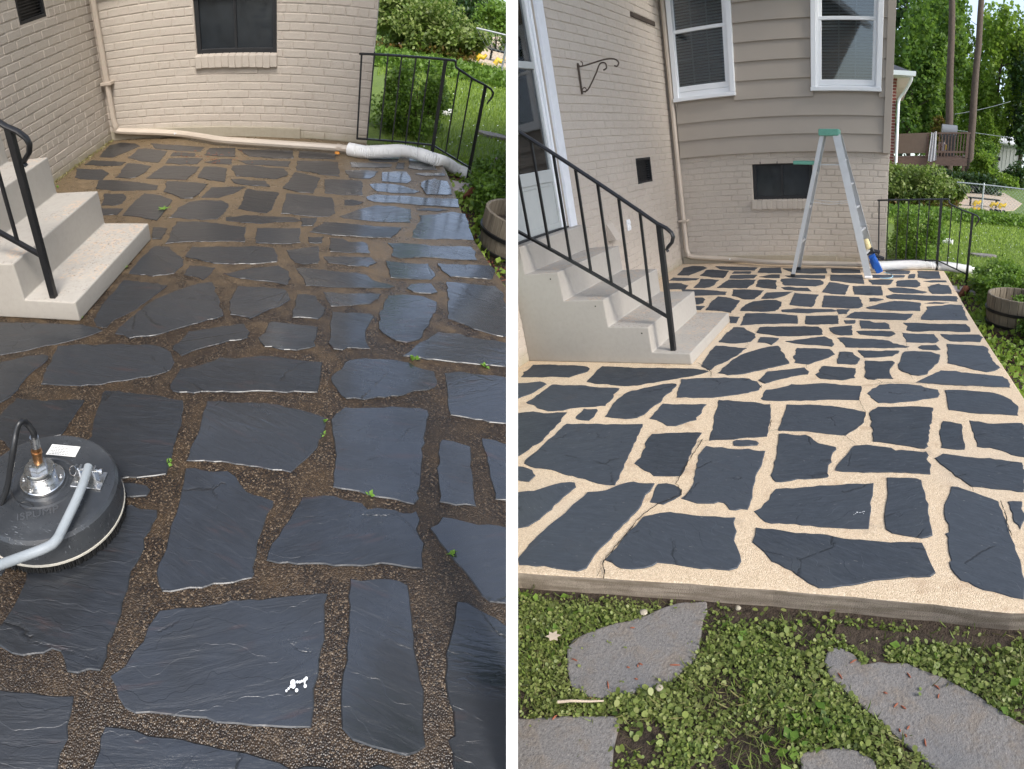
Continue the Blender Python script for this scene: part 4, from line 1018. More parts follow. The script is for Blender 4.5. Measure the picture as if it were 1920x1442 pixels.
def downspout(pl):
    wet = pl.key == 'wet'
    t = thing(pl, 'downspout', 'beige downspout running along the foot of the wall by the wet patio' if wet else 'beige downspout in the house corner, running behind the ladder on the dry patio', 'downspout', (.07, -.06, 0))
    z = 0.045
    px = ((330, 250), (380, 256.5), (420, 262.5), (500, 268), (560, 272), (655, 279)) if wet else ((1370, 486), (1410, 489.5), (1450, 492), (1530, 494), (1626, 496.5))
    run = [pl.at(x, y, 2, z) for x, y in px]
    run = [(q[0], min(q[1], -.046), z) for q in run]
    st = pl.at(*((226, 238) if wet else (1303, 481)), 2, .075)
    st = (max(st[0], .13), min(st[1], -.050), .085)
    xs = .060
    pts = [(xs - .012, -.042, 3.0), (xs, -.045, 1.0), (xs + .012, -.05, .26)]
    body = spline(pts, 2) + spline([(xs + .014, -.055, .20), (xs + .028, st[1] * .5 - .03, .125), tuple(st)] + [tuple(p) for p in run], 5)
    obj(pl, 'pipe', MB().tube(body, .034, 8, squash=(.95, .72)), SPOUT, t, smooth=35)
    obj(pl, 'strap', MB().box(xs - .045, -.088, .47, xs + .058, .002, .495), SPOUT, t, bevel=(0.003, 1))
    e = Vector(run[-1]); d = (Vector(run[-1]) - Vector(run[-2])).normalized()
    obj(pl, 'joint_collar', MB().tube([e - d * .10, e - d * .06], .039, 8, squash=(.95, .75)), SPOUT, t)
    mk = MB(); q = Vector(run[0]) + Vector((0, -.030, .006))
    for k in range(6): mk.add([(q.x + k * .014 + a, q.y - .0006 * k - .002, q.z + b - .004 * k) for a, b in ((-.010, -.006), (.004, -.010), (.012, .004), (-.004, .011))], [(0, 1, 2, 3)])
    obj(pl, 'caulk_smear', mk, WHITE, t, raw=True)


def corrugated(pl, name, label, pts, r, pitch=.0125, amp=.0045, flare=None):
    t = thing(pl, name, label, 'drain pipe', pts[0])
    P = spline(pts, 10); d = [0.0]
    for a, b in zip(P[:-1], P[1:]): d.append(d[-1] + (b - a).length)
    Q = []; R = []; s = 0.0; tot = d[-1]; j = 0
    while s <= tot:
        while j < len(d) - 2 and d[j + 1] < s: j += 1
        f = (s - d[j]) / max(1e-9, d[j + 1] - d[j]); Q.append(P[j].lerp(P[j + 1], f)); R.append(r + amp * math.sin(2 * math.pi * s / pitch)); s += pitch / 5
    obj(pl, 'ribbed_pipe', MB().tube(Q, R, 16, caps=True), PVC, t, smooth=60)
    if flare:
        e = P[-1]; dd = (P[-1] - P[-3]).normalized()
        obj(pl, 'outlet_adaptor', MB().tube([e - dd * .01, e + dd * .03, e + dd * .10, e + dd * .13], [r * 1.1, r * 1.15, r * 1.02, r * 1.12], 4, squash=(1.15, 1.0)), PVC, t, bevel=(0.004, 1))
    else:
        e = P[0]; dd = (P[1] - P[0]).normalized()
        obj(pl, 'cuff', MB().tube([e - dd * .005, e + dd * .06], [r * 1.06] * 2, 16), PVC, t, smooth=60)


def hoses(pl):
    if pl.key == 'wet':
        pts = [pl.at(x, y, 2, z) for x, y, z in ((655, 280, .045), (685, 285, .048), (720, 284, .055), (755, 283, .06), (785, 289, .055), (815, 299, .045))]
        pts += [pl.at(835, 305, 2, -.04), pl.at(858, 318, 2, -.09), pl.at(880, 328, 2, -.105)]
        corrugated(pl, 'drain_hose', 'white corrugated drain hose lying under the railing at the wet patio corner', pts, .046)
    else:
        pts = [pl.at(x, y, 2, z) for x, y, z in ((1640, 498.5, .05), (1660, 498.5, .05), (1700, 497, .05), (1735, 496.5, .05), (1755, 498, .045), (1780, 500, .02), (1805, 504, -.03), (1818, 506, -.06))]
        corrugated(pl, 'drain_hose', 'white corrugated drain hose lying behind the railing of the dry patio', pts, .046, flare=True)
    w = pl.key == 'wet'
    p, q = (pl.at(789, 206, 2, -.11), pl.at(845, 213, 2, -.11)) if w else (pl.at(1741, 449, 2, -.11), pl.at(1786, 454, 2, -.11))
    t = thing(pl, 'lawn_pipe', 'short white drain pipe lying in the sunny grass behind the wet patio' if w else 'short white drain pipe lying in the grass behind the dry patio', 'drain pipe', p)
    p, q = Vector(p), Vector(q)
    obj(pl, 'ribbed_pipe', MB().tube([p.lerp(q, i / 60) for i in range(49)], [.042 + .004 * (i % 2) for i in range(49)], 12), PVC, t, smooth=60)
    obj(pl, 'end_collar', MB().tube([p.lerp(q, .80), p.lerp(q, .86), q], [.049, .05, .05], 12), PVC, t, smooth=60)

def gz(x, y):
    """Height of the lawn: the front strip is higher than the side yard."""
    t = np.clip((np.asarray(y) + 4.6) / 1.2, 0, 1); t = t * t * (3 - 2 * t)
    far = np.clip((np.asarray(y) - 11) / 14, 0, 1)
    return -0.060 + (-0.09) * t + 0.55 * far * far


def keep_side(pl, V, F, margin=0.0):
    """Drop the leaves that would cross the boundary between the two yards."""
    W = (V - pl.c) @ pl.A.T
    s = W @ RCAM[:, 0] * pl.side
    ok = (s[F] > margin).all(1)
    return V, F[ok]


def leafy(pl, name, V, F, mat, parent=None, loc=None):
    V, F = keep_side(pl, V, F)
    if not len(F): return None
    used, inv = np.unique(F.ravel(), return_inverse=True)
    return obj_np(pl, name, V[used], inv.reshape(F.shape), mat, parent, loc)


def blob_points(rng, c, r, n, hollow=0.45, clumps=0, cs=0.22, zmin=None):
    c, r = np.array(c, float), np.array(r, float)
    d = rng.normal(size=(n, 3)); d /= np.linalg.norm(d, axis=1)[:, None]
    rad = (hollow ** 3 + (1 - hollow ** 3) * rng.random(n)) ** (1 / 3)
    if clumps:
        k = rng.normal(size=(clumps, 3)); k /= np.linalg.norm(k, axis=1)[:, None]
        k *= ((0.25 + 0.75 * rng.random(clumps)) ** 0.5)[:, None]
        w = rng.gamma(2.0, 1.0, clumps); i = rng.choice(clumps, n, p=w / w.sum())
        P = k[i] + d * (rad * cs * (0.6 + 0.8 * rng.random(clumps)[i]))[:, None]
    else: P = d * rad[:, None]
    P = c + P * r
    if zmin is not None: P = P[P[:, 2] > zmin]
    return P


def shrub(pl, name, label, c, r, n, size, mat, cat='shrub', seed=1, clumps=60, cs=.26, stems=7, group=None, tmpl=LEAF, extra=None, hollow=.45):
    side = pl.side * pl.side_of(c)
    rng = np.random.default_rng(seed); base = (c[0], c[1], float(gz(c[0], c[1])))
    t = thing(pl, name, label, cat, base, group)
    P = blob_points(rng, c, r, n, hollow, clumps, cs, base[2] + .01)
    parts = [scatter(rng, P, size * rng.uniform(.65, 1.3, len(P)), tmpl, .7)]
    V, F = join_np(parts)
    if leafy(pl, 'foliage', V, F, mat, t) is None: return t
    if extra:
        P = blob_points(rng, extra[0], extra[1], extra[2], .3, 14, .4, base[2] + .01)
        V, F = scatter(rng, P, size * rng.uniform(.6, 1.2, len(P)), tmpl, .8); leafy(pl, 'dry_foliage', V, F, extra[3], t)
    sm = MB()
    for k in range(stems):
        a = rng.uniform(0, 6.28); q = Vector((c[0] + r[0] * .75 * math.cos(a) * rng.random(), c[1] + r[1] * .75 * math.sin(a) * rng.random(), c[2] + r[2] * rng.uniform(.0, .6)))
        b = Vector((c[0] + r[0] * .25 * math.cos(a), c[1] + r[1] * .25 * math.sin(a), base[2] - .02))
        if pl.side * pl.side_of(q) < .05 or pl.side * pl.side_of(b) < .05: continue
        sm.tube([b, b.lerp(q, .5) + Vector(rng.normal(0, .04, 3)) * r[2], q], [.012 * r[2] / .4, .008 * r[2] / .4, .003], 5)
    if sm.v: obj(pl, 'stem', sm, BARKM, t)
    return t


def tree(pl, label, base, top, rt, crown, n, size, mat, seed, name='tree', limbs=7, tmpl=DIAM, clumps=70, cs=.20, group='trees beyond the yard', extra_crowns=()):
    rng = np.random.default_rng(seed); b = Vector(base); q = Vector(top)
    t = thing(pl, name, label, 'tree', base, group)
    tr = MB(); N = 10
    pts = [b.lerp(q, i / N) + Vector((rng.normal(0, .015), rng.normal(0, .015), 0)) * (q - b).length * .1 for i in range(N + 1)]
    tr.tube(pts, [rt * (1.12 if i == 0 else 1.0 - .45 * i / N) for i in range(N + 1)], 14)
    for k in range(limbs):
        f = rng.uniform(.35, .95); s = b.lerp(q, f); a = rng.uniform(0, 6.28); L = crown[1][0] * rng.uniform(.4, .85)
        e = s + Vector((math.cos(a) * L, math.sin(a) * L, L * rng.uniform(.2, .7)))
        tr.tube([s, s.lerp(e, .5) + Vector((0, 0, .05 * L)), e], [rt * .32, rt * .2, rt * .06], 6)
    obj(pl, 'trunk', tr, BARKM, t, smooth=60)
    parts = []
    for c, r, m in ((crown[0], crown[1], n), *extra_crowns):
        P = blob_points(rng, c, r, m, .5, clumps, cs); parts.append(scatter(rng, P, size * rng.uniform(.6, 1.4, len(P)), tmpl, .75))
    V, F = join_np(parts); leafy(pl, 'crown', V, F, mat, t)
    return t


def ground(pl):
    g = [-30, -14, -7] + list(np.arange(-6.4, -3.0, .2)) + list(np.arange(-3, 14, 1.0)) + [16, 19, 22, 26, 32, 45, 70, 110]
    xs = [-80, -40, -15, -6] + list(np.arange(-2, 7, .5)) + [9, 12, 16, 22, 32, 50, 90]
    V = [(x, y, float(gz(x, y)) + (.006 * math.sin(3.1 * x + 2 * y) if y > -4 else 0)) for y in g for x in xs]; nx = len(xs)
    F = [(j * nx + i, j * nx + i + 1, (j + 1) * nx + i + 1, (j + 1) * nx + i) for j in range(len(g) - 1) for i in range(nx - 1)]
    o = obj(pl, 'lawn', MB().add(V, F), LAWN, loc=(0, 0, 0), raw=True, smooth=True)
    tag(o, kind='structure'); return o


STEPPING = []


def yard(pl):
    wet = pl.key == 'wet'; W = 'wet' if wet else 'dry'
    rng = np.random.default_rng(21 + wet)
    ground(pl)
    # lawn grass: one mass of blades
    parts = []
    def blades(x0, x1, y0, y1, n, s0, s1, wdt):
        P = np.stack([rng.uniform(x0, x1, n), rng.uniform(y0, y1, n)], 1)
        P = P[~((P[:, 0] < 2.45) & (P[:, 1] > -.2) & (P[:, 1] < 5.0)) & ~((P[:, 0] < 3.45 + .15 * np.sin(P[:, 1] * 5)) & (P[:, 1] < .35))]
        Z = gz(P[:, 0], P[:, 1]); P = np.c_[P, Z]
        T = np.array([[-wdt / 2, 0, 0], [wdt / 2, 0, 0], [wdt * .4, .55, .05], [0, 1, .22], [-wdt * .4, .55, .05]]); FF = np.array([[0, 1, 2, 3, 4]])
        return scatter(rng, P, rng.uniform(s0, s1, len(P)), (T, FF), .45, 1.15)
    parts = [blades(2.3, 6.2, -1.5, 3.0, 34000, .022, .05, .14), blades(2.2, 8.5, 3.0, 9.5, 34000, .03, .07, .2)]
    V, F = join_np(parts); o = leafy(pl, 'grass', V, F, LF_GRASS, loc=(0, 0, 0)); tag(o, kind='stuff')
    # white clover heads dotted through the grass
    P = np.stack([rng.uniform(2.6, 5.5, 260), rng.uniform(0.6, 6, 260)], 1); P = np.c_[P, gz(P[:, 0], P[:, 1]) + .035]
    V, F = scatter(rng, P, .016, (ROUND[0], ROUND[1]), .3); o = leafy(pl, 'clover_flowers', V, F, WHITE, loc=(0, 0, 0)); tag(o, kind='stuff')
    # dark creeping ground cover along the fence line
    P = np.stack([rng.uniform(2.0, 8.0, 26000), rng.uniform(6.0, 7.7, 26000)], 1)
    hgt = .16 * np.clip(np.minimum(P[:, 1] - 5.9, 7.9 - P[:, 1]) * 2, .2, 1); P = np.c_[P, gz(P[:, 0], P[:, 1]) + hgt * rng.random(len(P))]
    V, F = scatter(rng, P, rng.uniform(.05, .10, len(P)), LEAF, .7); o = leafy(pl, 'ground_cover', V, F, LF_BOX, loc=(0, 0, 0)); tag(o, kind='stuff')
    # play area with sand
    po = [(2.4, 8.9), (4.9, 9.0), (6.0, 10.6), (6.9, 13.5), (7.0, 17.0), (6.2, 18.6), (5.3, 16.5), (4.4, 13.0), (2.4, 12.0)]
    mb = MB().prism([(x, y, -.16) for x, y in po], (0, 0, .03 if wet else .03))
    mb.v = [(x, y, z + float(gz(x, y)) + .15) for x, y, z in mb.v]
    tag(obj(pl, 'play_sand', mb, SANDM, loc=(4, 11, -.15)), kind='structure')
    # big hedge tangled with vines
    shrub(pl, 'hedge', 'sprawling vine-tangled hedge behind the lawn of the %s yard' % W, (3.05, 8.6, .32), (1.15, .75, .62), 15000, .085, LF_HEDGE, 'hedge', 3, 90, .24, 26,
          extra=((3.0, 8.3, .02), (1.0, .5, .22), 1500, LF_DRYV))
    shrub(pl, 'boxwood', 'small boxwood bush growing behind the black railing of the %s patio' % W, (2.72, 1.45, .10), (.40, .52, .36), 9000, .036, LF_BOX, 'shrub', 4, 80, .28, 8, hollow=.35)
    # chain-link fence
    f = thing(pl, 'chain_link_fence', 'galvanised chain-link fence crossing the back of the %s yard' % W, 'fence', (4.55, 7.5, -.15))
    for x in (4.53, 7.4):
        if pl.side * pl.side_of((x, 7.5, .3)) > .1: obj(pl, 'fence_post', MB().tube([(x, 7.5, -.3), (x, 7.5, .60), (x, 7.5, .63)], [.022, .022, .008], 10), GALV, f)
    xe = 9.0 if not wet else 5.6
    obj(pl, 'top_rail', MB().tube([(3.9, 7.5, .585), (xe, 7.5, .60)], .016, 8), GALV, f)
    wm = MB(); u = 3.9
    while u < min(xe, 6.4):
        for s in (1, -1): wm.bar((u, 7.515, -.15 if s > 0 else .58), (u + .73, 7.515, .58 if s > 0 else -.15), .0035)
        u += .085
    obj(pl, 'wire_mesh', wm, GALV, f, raw=True)
    # toys in the play area
    c = (4.32, 11.4, -.10) if not wet else (3.92, 10.0, -.12)
    t = thing(pl, 'toy_bin', 'red plastic toy bin half hidden behind the hedge of the %s yard' % W, 'toy', c)
    obj(pl, 'bin_body', MB().lathe([(.17, 0), (.21, .2), (.215, .22)], c, 8), REDPL, t)
    obj(pl, 'bin_lid', MB().lathe([(.225, .30), (.22, .33), (.12, .42)], c, 8), REDPL, t)
    obj(pl, 'picture_panel', MB().box(c[0] - .11, c[1] - .235, c[2] + .05, c[0] + .09, c[1] - .215, c[2] + .19), PAPER, t, bevel=(.02, 2))
    t = thing(pl, 'play_bin', 'blue plastic bin seen under the hedge of the %s yard' % W, 'toy', (3.3, 9.7, -.12))
    obj(pl, 'bin_body', MB().lathe([(.20, 0), (.24, .16), (.25, .17)], (3.3, 9.7, -.12), 8), BLUEPL, t)
    ys = ((4.70, 9.3), (5.16, 9.32), (5.36, 9.2)) if not wet else ((4.22, 8.5), (4.62, 8.55), (4.85, 8.4))
    nm = ('at the fence post', 'middle one', 'far from the post')
    for i, (x, y) in enumerate(ys):
        if pl.side * pl.side_of((x + .15, y, 0)) < .02: continue
        t = thing(pl, 'yellow_toy', 'yellow toy on the sand of the %s yard, %s' % (W, nm[i]), 'toy', (x, y, -.14), 'yellow toys on the sand')
        obj(pl, 'toy_body', MB().tube([(x - .09, y, -.02), (x - .04, y, .07), (x + .05, y, .05), (x + .10, y, .12)], [.055, .06, .05, .03], 8), YELLOW, t, smooth=60)
        for a in (-.06, .06): obj(pl, 'toy_wheel', MB().tube([(x + a, y - .06, -.10), (x + a, y + .06, -.10)], .045, 10), BLACKPL if i else YELLOW, t)
    # garden bench frame on the sand, dark
    if not wet or True:
        t = thing(pl, 'swing_bench', 'dark metal bench on the sand behind the fence of the %s yard' % W, 'bench', (5.0, 10.4, -.1))
        bb = MB().bar((4.6, 10.4, .10), (5.5, 10.4, .10), .28, .03); obj(pl, 'seat', bb, IRON, t)
        for x in (4.68, 5.42): obj(pl, 'leg', MB().bar((x, 10.4, -.14), (x, 10.4, .09), .05), IRON, t)
        if not wet: obj(pl, 'backrest', MB().bar((4.6, 10.55, .38), (4.9, 10.55, .38), .02, .06), IRON, t)
    # stepping slabs in the grass
    for i, (x, y, a, b, rot) in enumerate(((3.68, 1.86, .19, .11, .1), (3.74, .66, .20, .13, -.2))):
        po = [(x + a * math.cos(k) * (1 + .1 * math.sin(3 * k)), y + b * math.sin(k) * (1 + .12 * math.cos(2 * k)), -.15) for k in np.linspace(0, 6.28, 14)[:-1]]
        if max(pl.side * pl.side_of(p) for p in po) < .02: continue
        mb = MB().prism(po, (0, 0, .035 if i == 0 else .05))
        tag(obj(pl, 'garden_slab', mb, PAVER, loc=(x, y, -.15), bevel=(.006, 2)), 'flat grey slab sunk in the grass of the %s yard, %s' % (W, 'farther from the patio' if i == 0 else 'beside the curled railing end'), 'stepping stone', 'slabs in the lawn')
    # planting bed right of the patio
    k = [('low bright green bush by the curled railing end of the %s patio' % W, (3.52, -.45, -.02), (.36, .42, .20), 9000),
         ('low green bush between the railing bush and the barrel of the %s patio' % W, (3.40, -1.05, -.03), (.27, .33, .17), 6000)]
    if not wet: k.append(('leafy bush growing in front of the wooden barrel', (3.62, -2.10, .0), (.34, .30, .18), 6000))
    else: k.append(('leafy bush growing in front of the wet wooden barrel', (3.52, -2.15, -.05), (.20, .25, .08), 2000))
    for i, (lab, c, r, n) in enumerate(k): shrub(pl, 'bush', lab, c, r, n, .034, LF_BOX, 'shrub', 30 + i, 50, .30, 7, 'bushes beside the %s patio' % W, hollow=.3)
    P = np.stack([rng.uniform(3.0, 3.5, 5200), rng.uniform(-3.9, .35, 5200)], 1); P = np.c_[P, gz(P[:, 0], P[:, 1]) + .05 * rng.random(5200)]
    P = P[rng.random(len(P)) < .25 + .5 * (np.sin(P[:, 1] * 7) > .1)]
    V, F = scatter(rng, P, rng.uniform(.02, .06, len(P)), LEAF, .8, .5); o = leafy(pl, 'edge_weeds', V, F, LF_GRASS, loc=(0, 0, 0)); tag(o, kind='stuff')
    P = np.stack([rng.uniform(2.98, 3.6, 2600), rng.uniform(-4.2, .3, 2600)], 1); P = np.c_[P, gz(P[:, 0], P[:, 1]) + .004]
    V, F = scatter(rng, P, rng.uniform(.02, .07, len(P)), (np.array([[-.05, 0, 0], [.05, 0, 0], [.04, 1, .03], [-.04, 1, .03]]), np.array([[0, 1, 2, 3]])), .15); o = leafy(pl, 'dead_leaf_litter', V, F, REDLEAF, loc=(0, 0, 0)); tag(o, kind='stuff')
    # half barrel planter
    c = (3.385, -1.69, -.17) if not wet else (3.40, -1.64, -.17)
    t = thing(pl, 'barrel_planter', 'weathered wooden half barrel planter beside the %s patio edge' % W, 'planter', c)
    n = 24; h = .30
    for k in range(n):
        a0, a1 = 2 * math.pi * (k + .02) / n, 2 * math.pi * (k + .98) / n; mb = MB()
        def pt(a, r, z): return (c[0] + r * math.cos(a), c[1] + r * math.sin(a), c[2] + z)
        pr = [(.252, 0), (.268, h * .35), (.274, h * .7), (.272, h)]
        v = []
        for r, z in pr: v += [pt(a0, r, z), pt(a1, r, z), pt(a1, r - .022, z), pt(a0, r - .022, z)]
        f = [(0, 1, 2, 3), (12, 13, 14, 15)] + [(i * 4 + j, i * 4 + (j + 1) % 4, i * 4 + 4 + (j + 1) % 4, i * 4 + 4 + j) for i in range(3) for j in range(4)]
        mb.add(v, f)
        if k == 0: st = MB()
        st.add(mb.v, mb.f)
    obj(pl, 'stave_wall', st, OAK, t, bevel=(.003, 1))
    for z in (.055, .165): obj(pl, 'hoop', MB().lathe([(.262 + z * .06, z), (.271 + z * .06, z + .002), (.273 + z * .06, z + .024), (.262 + z * .06, z + .026)], c, 40), IRON, t, smooth=30)
    obj(pl, 'potting_soil', MB().lathe([(.24, .16), (.245, .20), (.05, .215)], c, 20), SOIL, t)
    P = blob_points(rng, (c[0] + .02, c[1] + .03, c[2] + .22), (.12, .12, .07), 500, .2, 20, .4); V, F = scatter(rng, P, .03, LEAF, .7); leafy(pl, 'foliage', V, F, LF_BOX, t)
    # bark chunk and bleached board end by the patio edge
    p, q = (pl.at(868, 372, 2, -.10), pl.at(918, 340, 2, -.06)) if wet else (pl.at(1797, 556, 2, -.12), pl.at(1817, 540, 2, -.07))
    p, q = Vector(p), Vector(q); mb = MB()
    mb.tube([p, p.lerp(q, .3), p.lerp(q, .6), q], [.015, .055, .06, .02], 9, squash=(.5, 1.0))
    mb.v = [(x + rng.normal(0, .005), y + rng.normal(0, .005), z + rng.normal(0, .005)) for x, y, z in mb.v]
    tag(obj(pl, 'bark_chunk', mb, REDBARK, loc=p), 'reddish rotten piece of wood leaning by the edge of the %s patio' % W, 'wood')
    p = pl.at(872, 352, 2, -.11) if wet else pl.at(1806, 543, 2, -.11)
    mb = MB().box(p[0] - .13, p[1] - .13, -.135, p[0] + .11, p[1] + .12, -.10)
    tag(obj(pl, 'bleached_board', mb, mat_wood('bleached_board_' + W, (.34, .27, .26), (.62, .56, .54), .9, (3, 30, 3)), loc=(p[0], p[1], -.13), bevel=(.004, 1)), 'bleached board end lying under the rotten wood by the %s patio' % W, 'board')
    # beyond the yard
    if wet:
        tree(pl, 'tall pine with a straight trunk beyond the hedge of the wet yard', (4.62, 17.0, 0), (4.5, 17, 10), .17, ((4.4, 17, 8.6), (2.0, 2.0, 2.4)), 5000, .22, LF_TREE, 60, 'pine_tree')
        shrub(pl, 'bush', 'leafy bush behind the chain-link fence of the wet yard', (5.3, 13.4, .35), (.9, .7, .7), 5000, .10, LF_BOX, 'shrub', 66)
        shrub(pl, 'bush', 'dark bush at the far end of the sand of the wet yard', (3.9, 15.6, .5), (1.3, .9, 1.0), 6000, .11, LF_DARK, 'shrub', 67)
        shrub(pl, 'bush', 'tall bush behind the hedge of the wet yard', (2.8, 12.2, .5), (1.0, .8, .9), 6000, .11, LF_TREE, 'shrub', 68)
        return
    tree(pl, 'tall straight pine trunk rising behind the brown deck', (4.93, 19.0, -.1), (4.42, 19, 8.6), .185, ((4.4, 19.6, 9.4), (1.6, 1.6, 1.2)), 1600, .2, LF_TREE, 61, 'pine_tree', 0)
    tree(pl, 'leaning pine trunk at the end of the brown deck', (5.78, 19.0, -.1), (5.62, 19, 8.8), .175, ((6.0, 19.6, 9.6), (1.7, 1.6, 1.2)), 1600, .2, LF_TREE, 62, 'pine_tree', 0)
    D = [('leafy tree right behind the brick neighbour house', (3.3, 21.5, 0), 4.5, (3.35, 21.5, 4.0), (1.35, 1.3, 3.2), 8500, LF_TREE),
         ('leafy tree behind the screened part of the deck', (4.25, 23.0, 0), 6, (4.3, 23.2, 4.6), (1.5, 1.5, 3.6), 9000, LF_TREE),
         ('bright leafy tree between the two pine trunks', (5.75, 26.0, 0), 5, (5.7, 26, 3.4), (1.1, 1.5, 2.6), 5500, LF_BRIGHT),
         ('bright leafy tree just right of the leaning pine', (7.6, 24.5, 0), 7, (7.6, 24.5, 5.2), (1.35, 1.6, 3.0), 8000, LF_BRIGHT),
         ('dark evergreen tree above the pale shed', (9.0, 24.0, 0), 8, (9.15, 24.0, 4.4), (1.2, 1.6, 3.6), 9000, LF_DARK),
         ('tall tree far behind the shed', (8.4, 31.0, 0), 9, (8.6, 31, 5.0), (2.4, 1.8, 4.4), 8000, LF_BRIGHT),
         ('tall tree far behind the deck', (5.4, 31.0, 0), 9, (4.9, 31, 6.4), (1.8, 1.8, 3.8), 8000, LF_TREE),
         ('tall dark tree far behind the neighbour house', (3.2, 32.0, 0), 9, (3.0, 32, 6.0), (2.4, 2, 4.6), 7000, LF_DARK),
         ('broad tree filling the gap behind the leaning pine', (7.0, 34.0, 0), 8, (7.1, 34, 3.4), (2.6, 2, 3.2), 7000, LF_TREE)]
    for i, (lab, b, ht, c, r, n, m) in enumerate(D):
        tree(pl, lab, b, (b[0], b[1], ht), .11, (c, r), n, .17 if b[1] < 28 else .22, m, 70 + i, 'tree', 8, DIAM, 80, .22)
    B = [('rusty orange bush behind the deck railing', (4.55, 20.2, 2.0), (.55, .5, .6), 2200, LF_DRYV), ('bright bush at the right end of the deck', (6.0, 16.6, .7), (.55, .5, .62), 4500, LF_BRIGHT),
         ('dark bush in the shade under the deck', (5.0, 15.4, .25), (1.6, .5, .45), 5000, LF_DARK), ('pale bush in front of the shed corner', (7.0, 23.0, 1.6), (.7, .6, 1.3), 4500, LF_BRIGHT),
         ('dark round bush at the foot of the shed', (7.9, 20.0, .55), (.55, .5, .55), 4000, LF_DARK), ('bushy saplings between the deck and the shed', (6.9, 21.0, .9), (.55, .5, 1.1), 4500, LF_TREE),
         ('low sunny bush behind the sand', (6.6, 19.0, .25), (1.4, .5, .35), 4500, LF_BRIGHT), ('wide sunny undergrowth bush left of the shed', (6.6, 26.5, 1.2), (1.6, .8, 1.5), 5500, LF_BRIGHT)]
    for i, (lab, c, r, n, m) in enumerate(B): shrub(pl, 'bush', lab, c, r, n, .10, m, 'shrub', 90 + i, 45, .28, 5, 'bushes beyond the yard', tmpl=DIAM)
    tree(pl, 'unseen tree added beside the dry yard to shade its house walls', (5.6, -3.4, -.1), (4.7, -2.6, 4.0), .14, ((4.3, -3.45, 4.6), (1.6, 1.7, 1.55)), 15000, .17, LF_TREE, 121, 'added_shade_tree', 6, DIAM, 90, .28, 'trees beyond the yard', [((4.4, -1.5, 3.3), (1.0, .8, .9), 1200)])  # added out of view; its crowns keep the sun off the dry house walls
    background(pl)


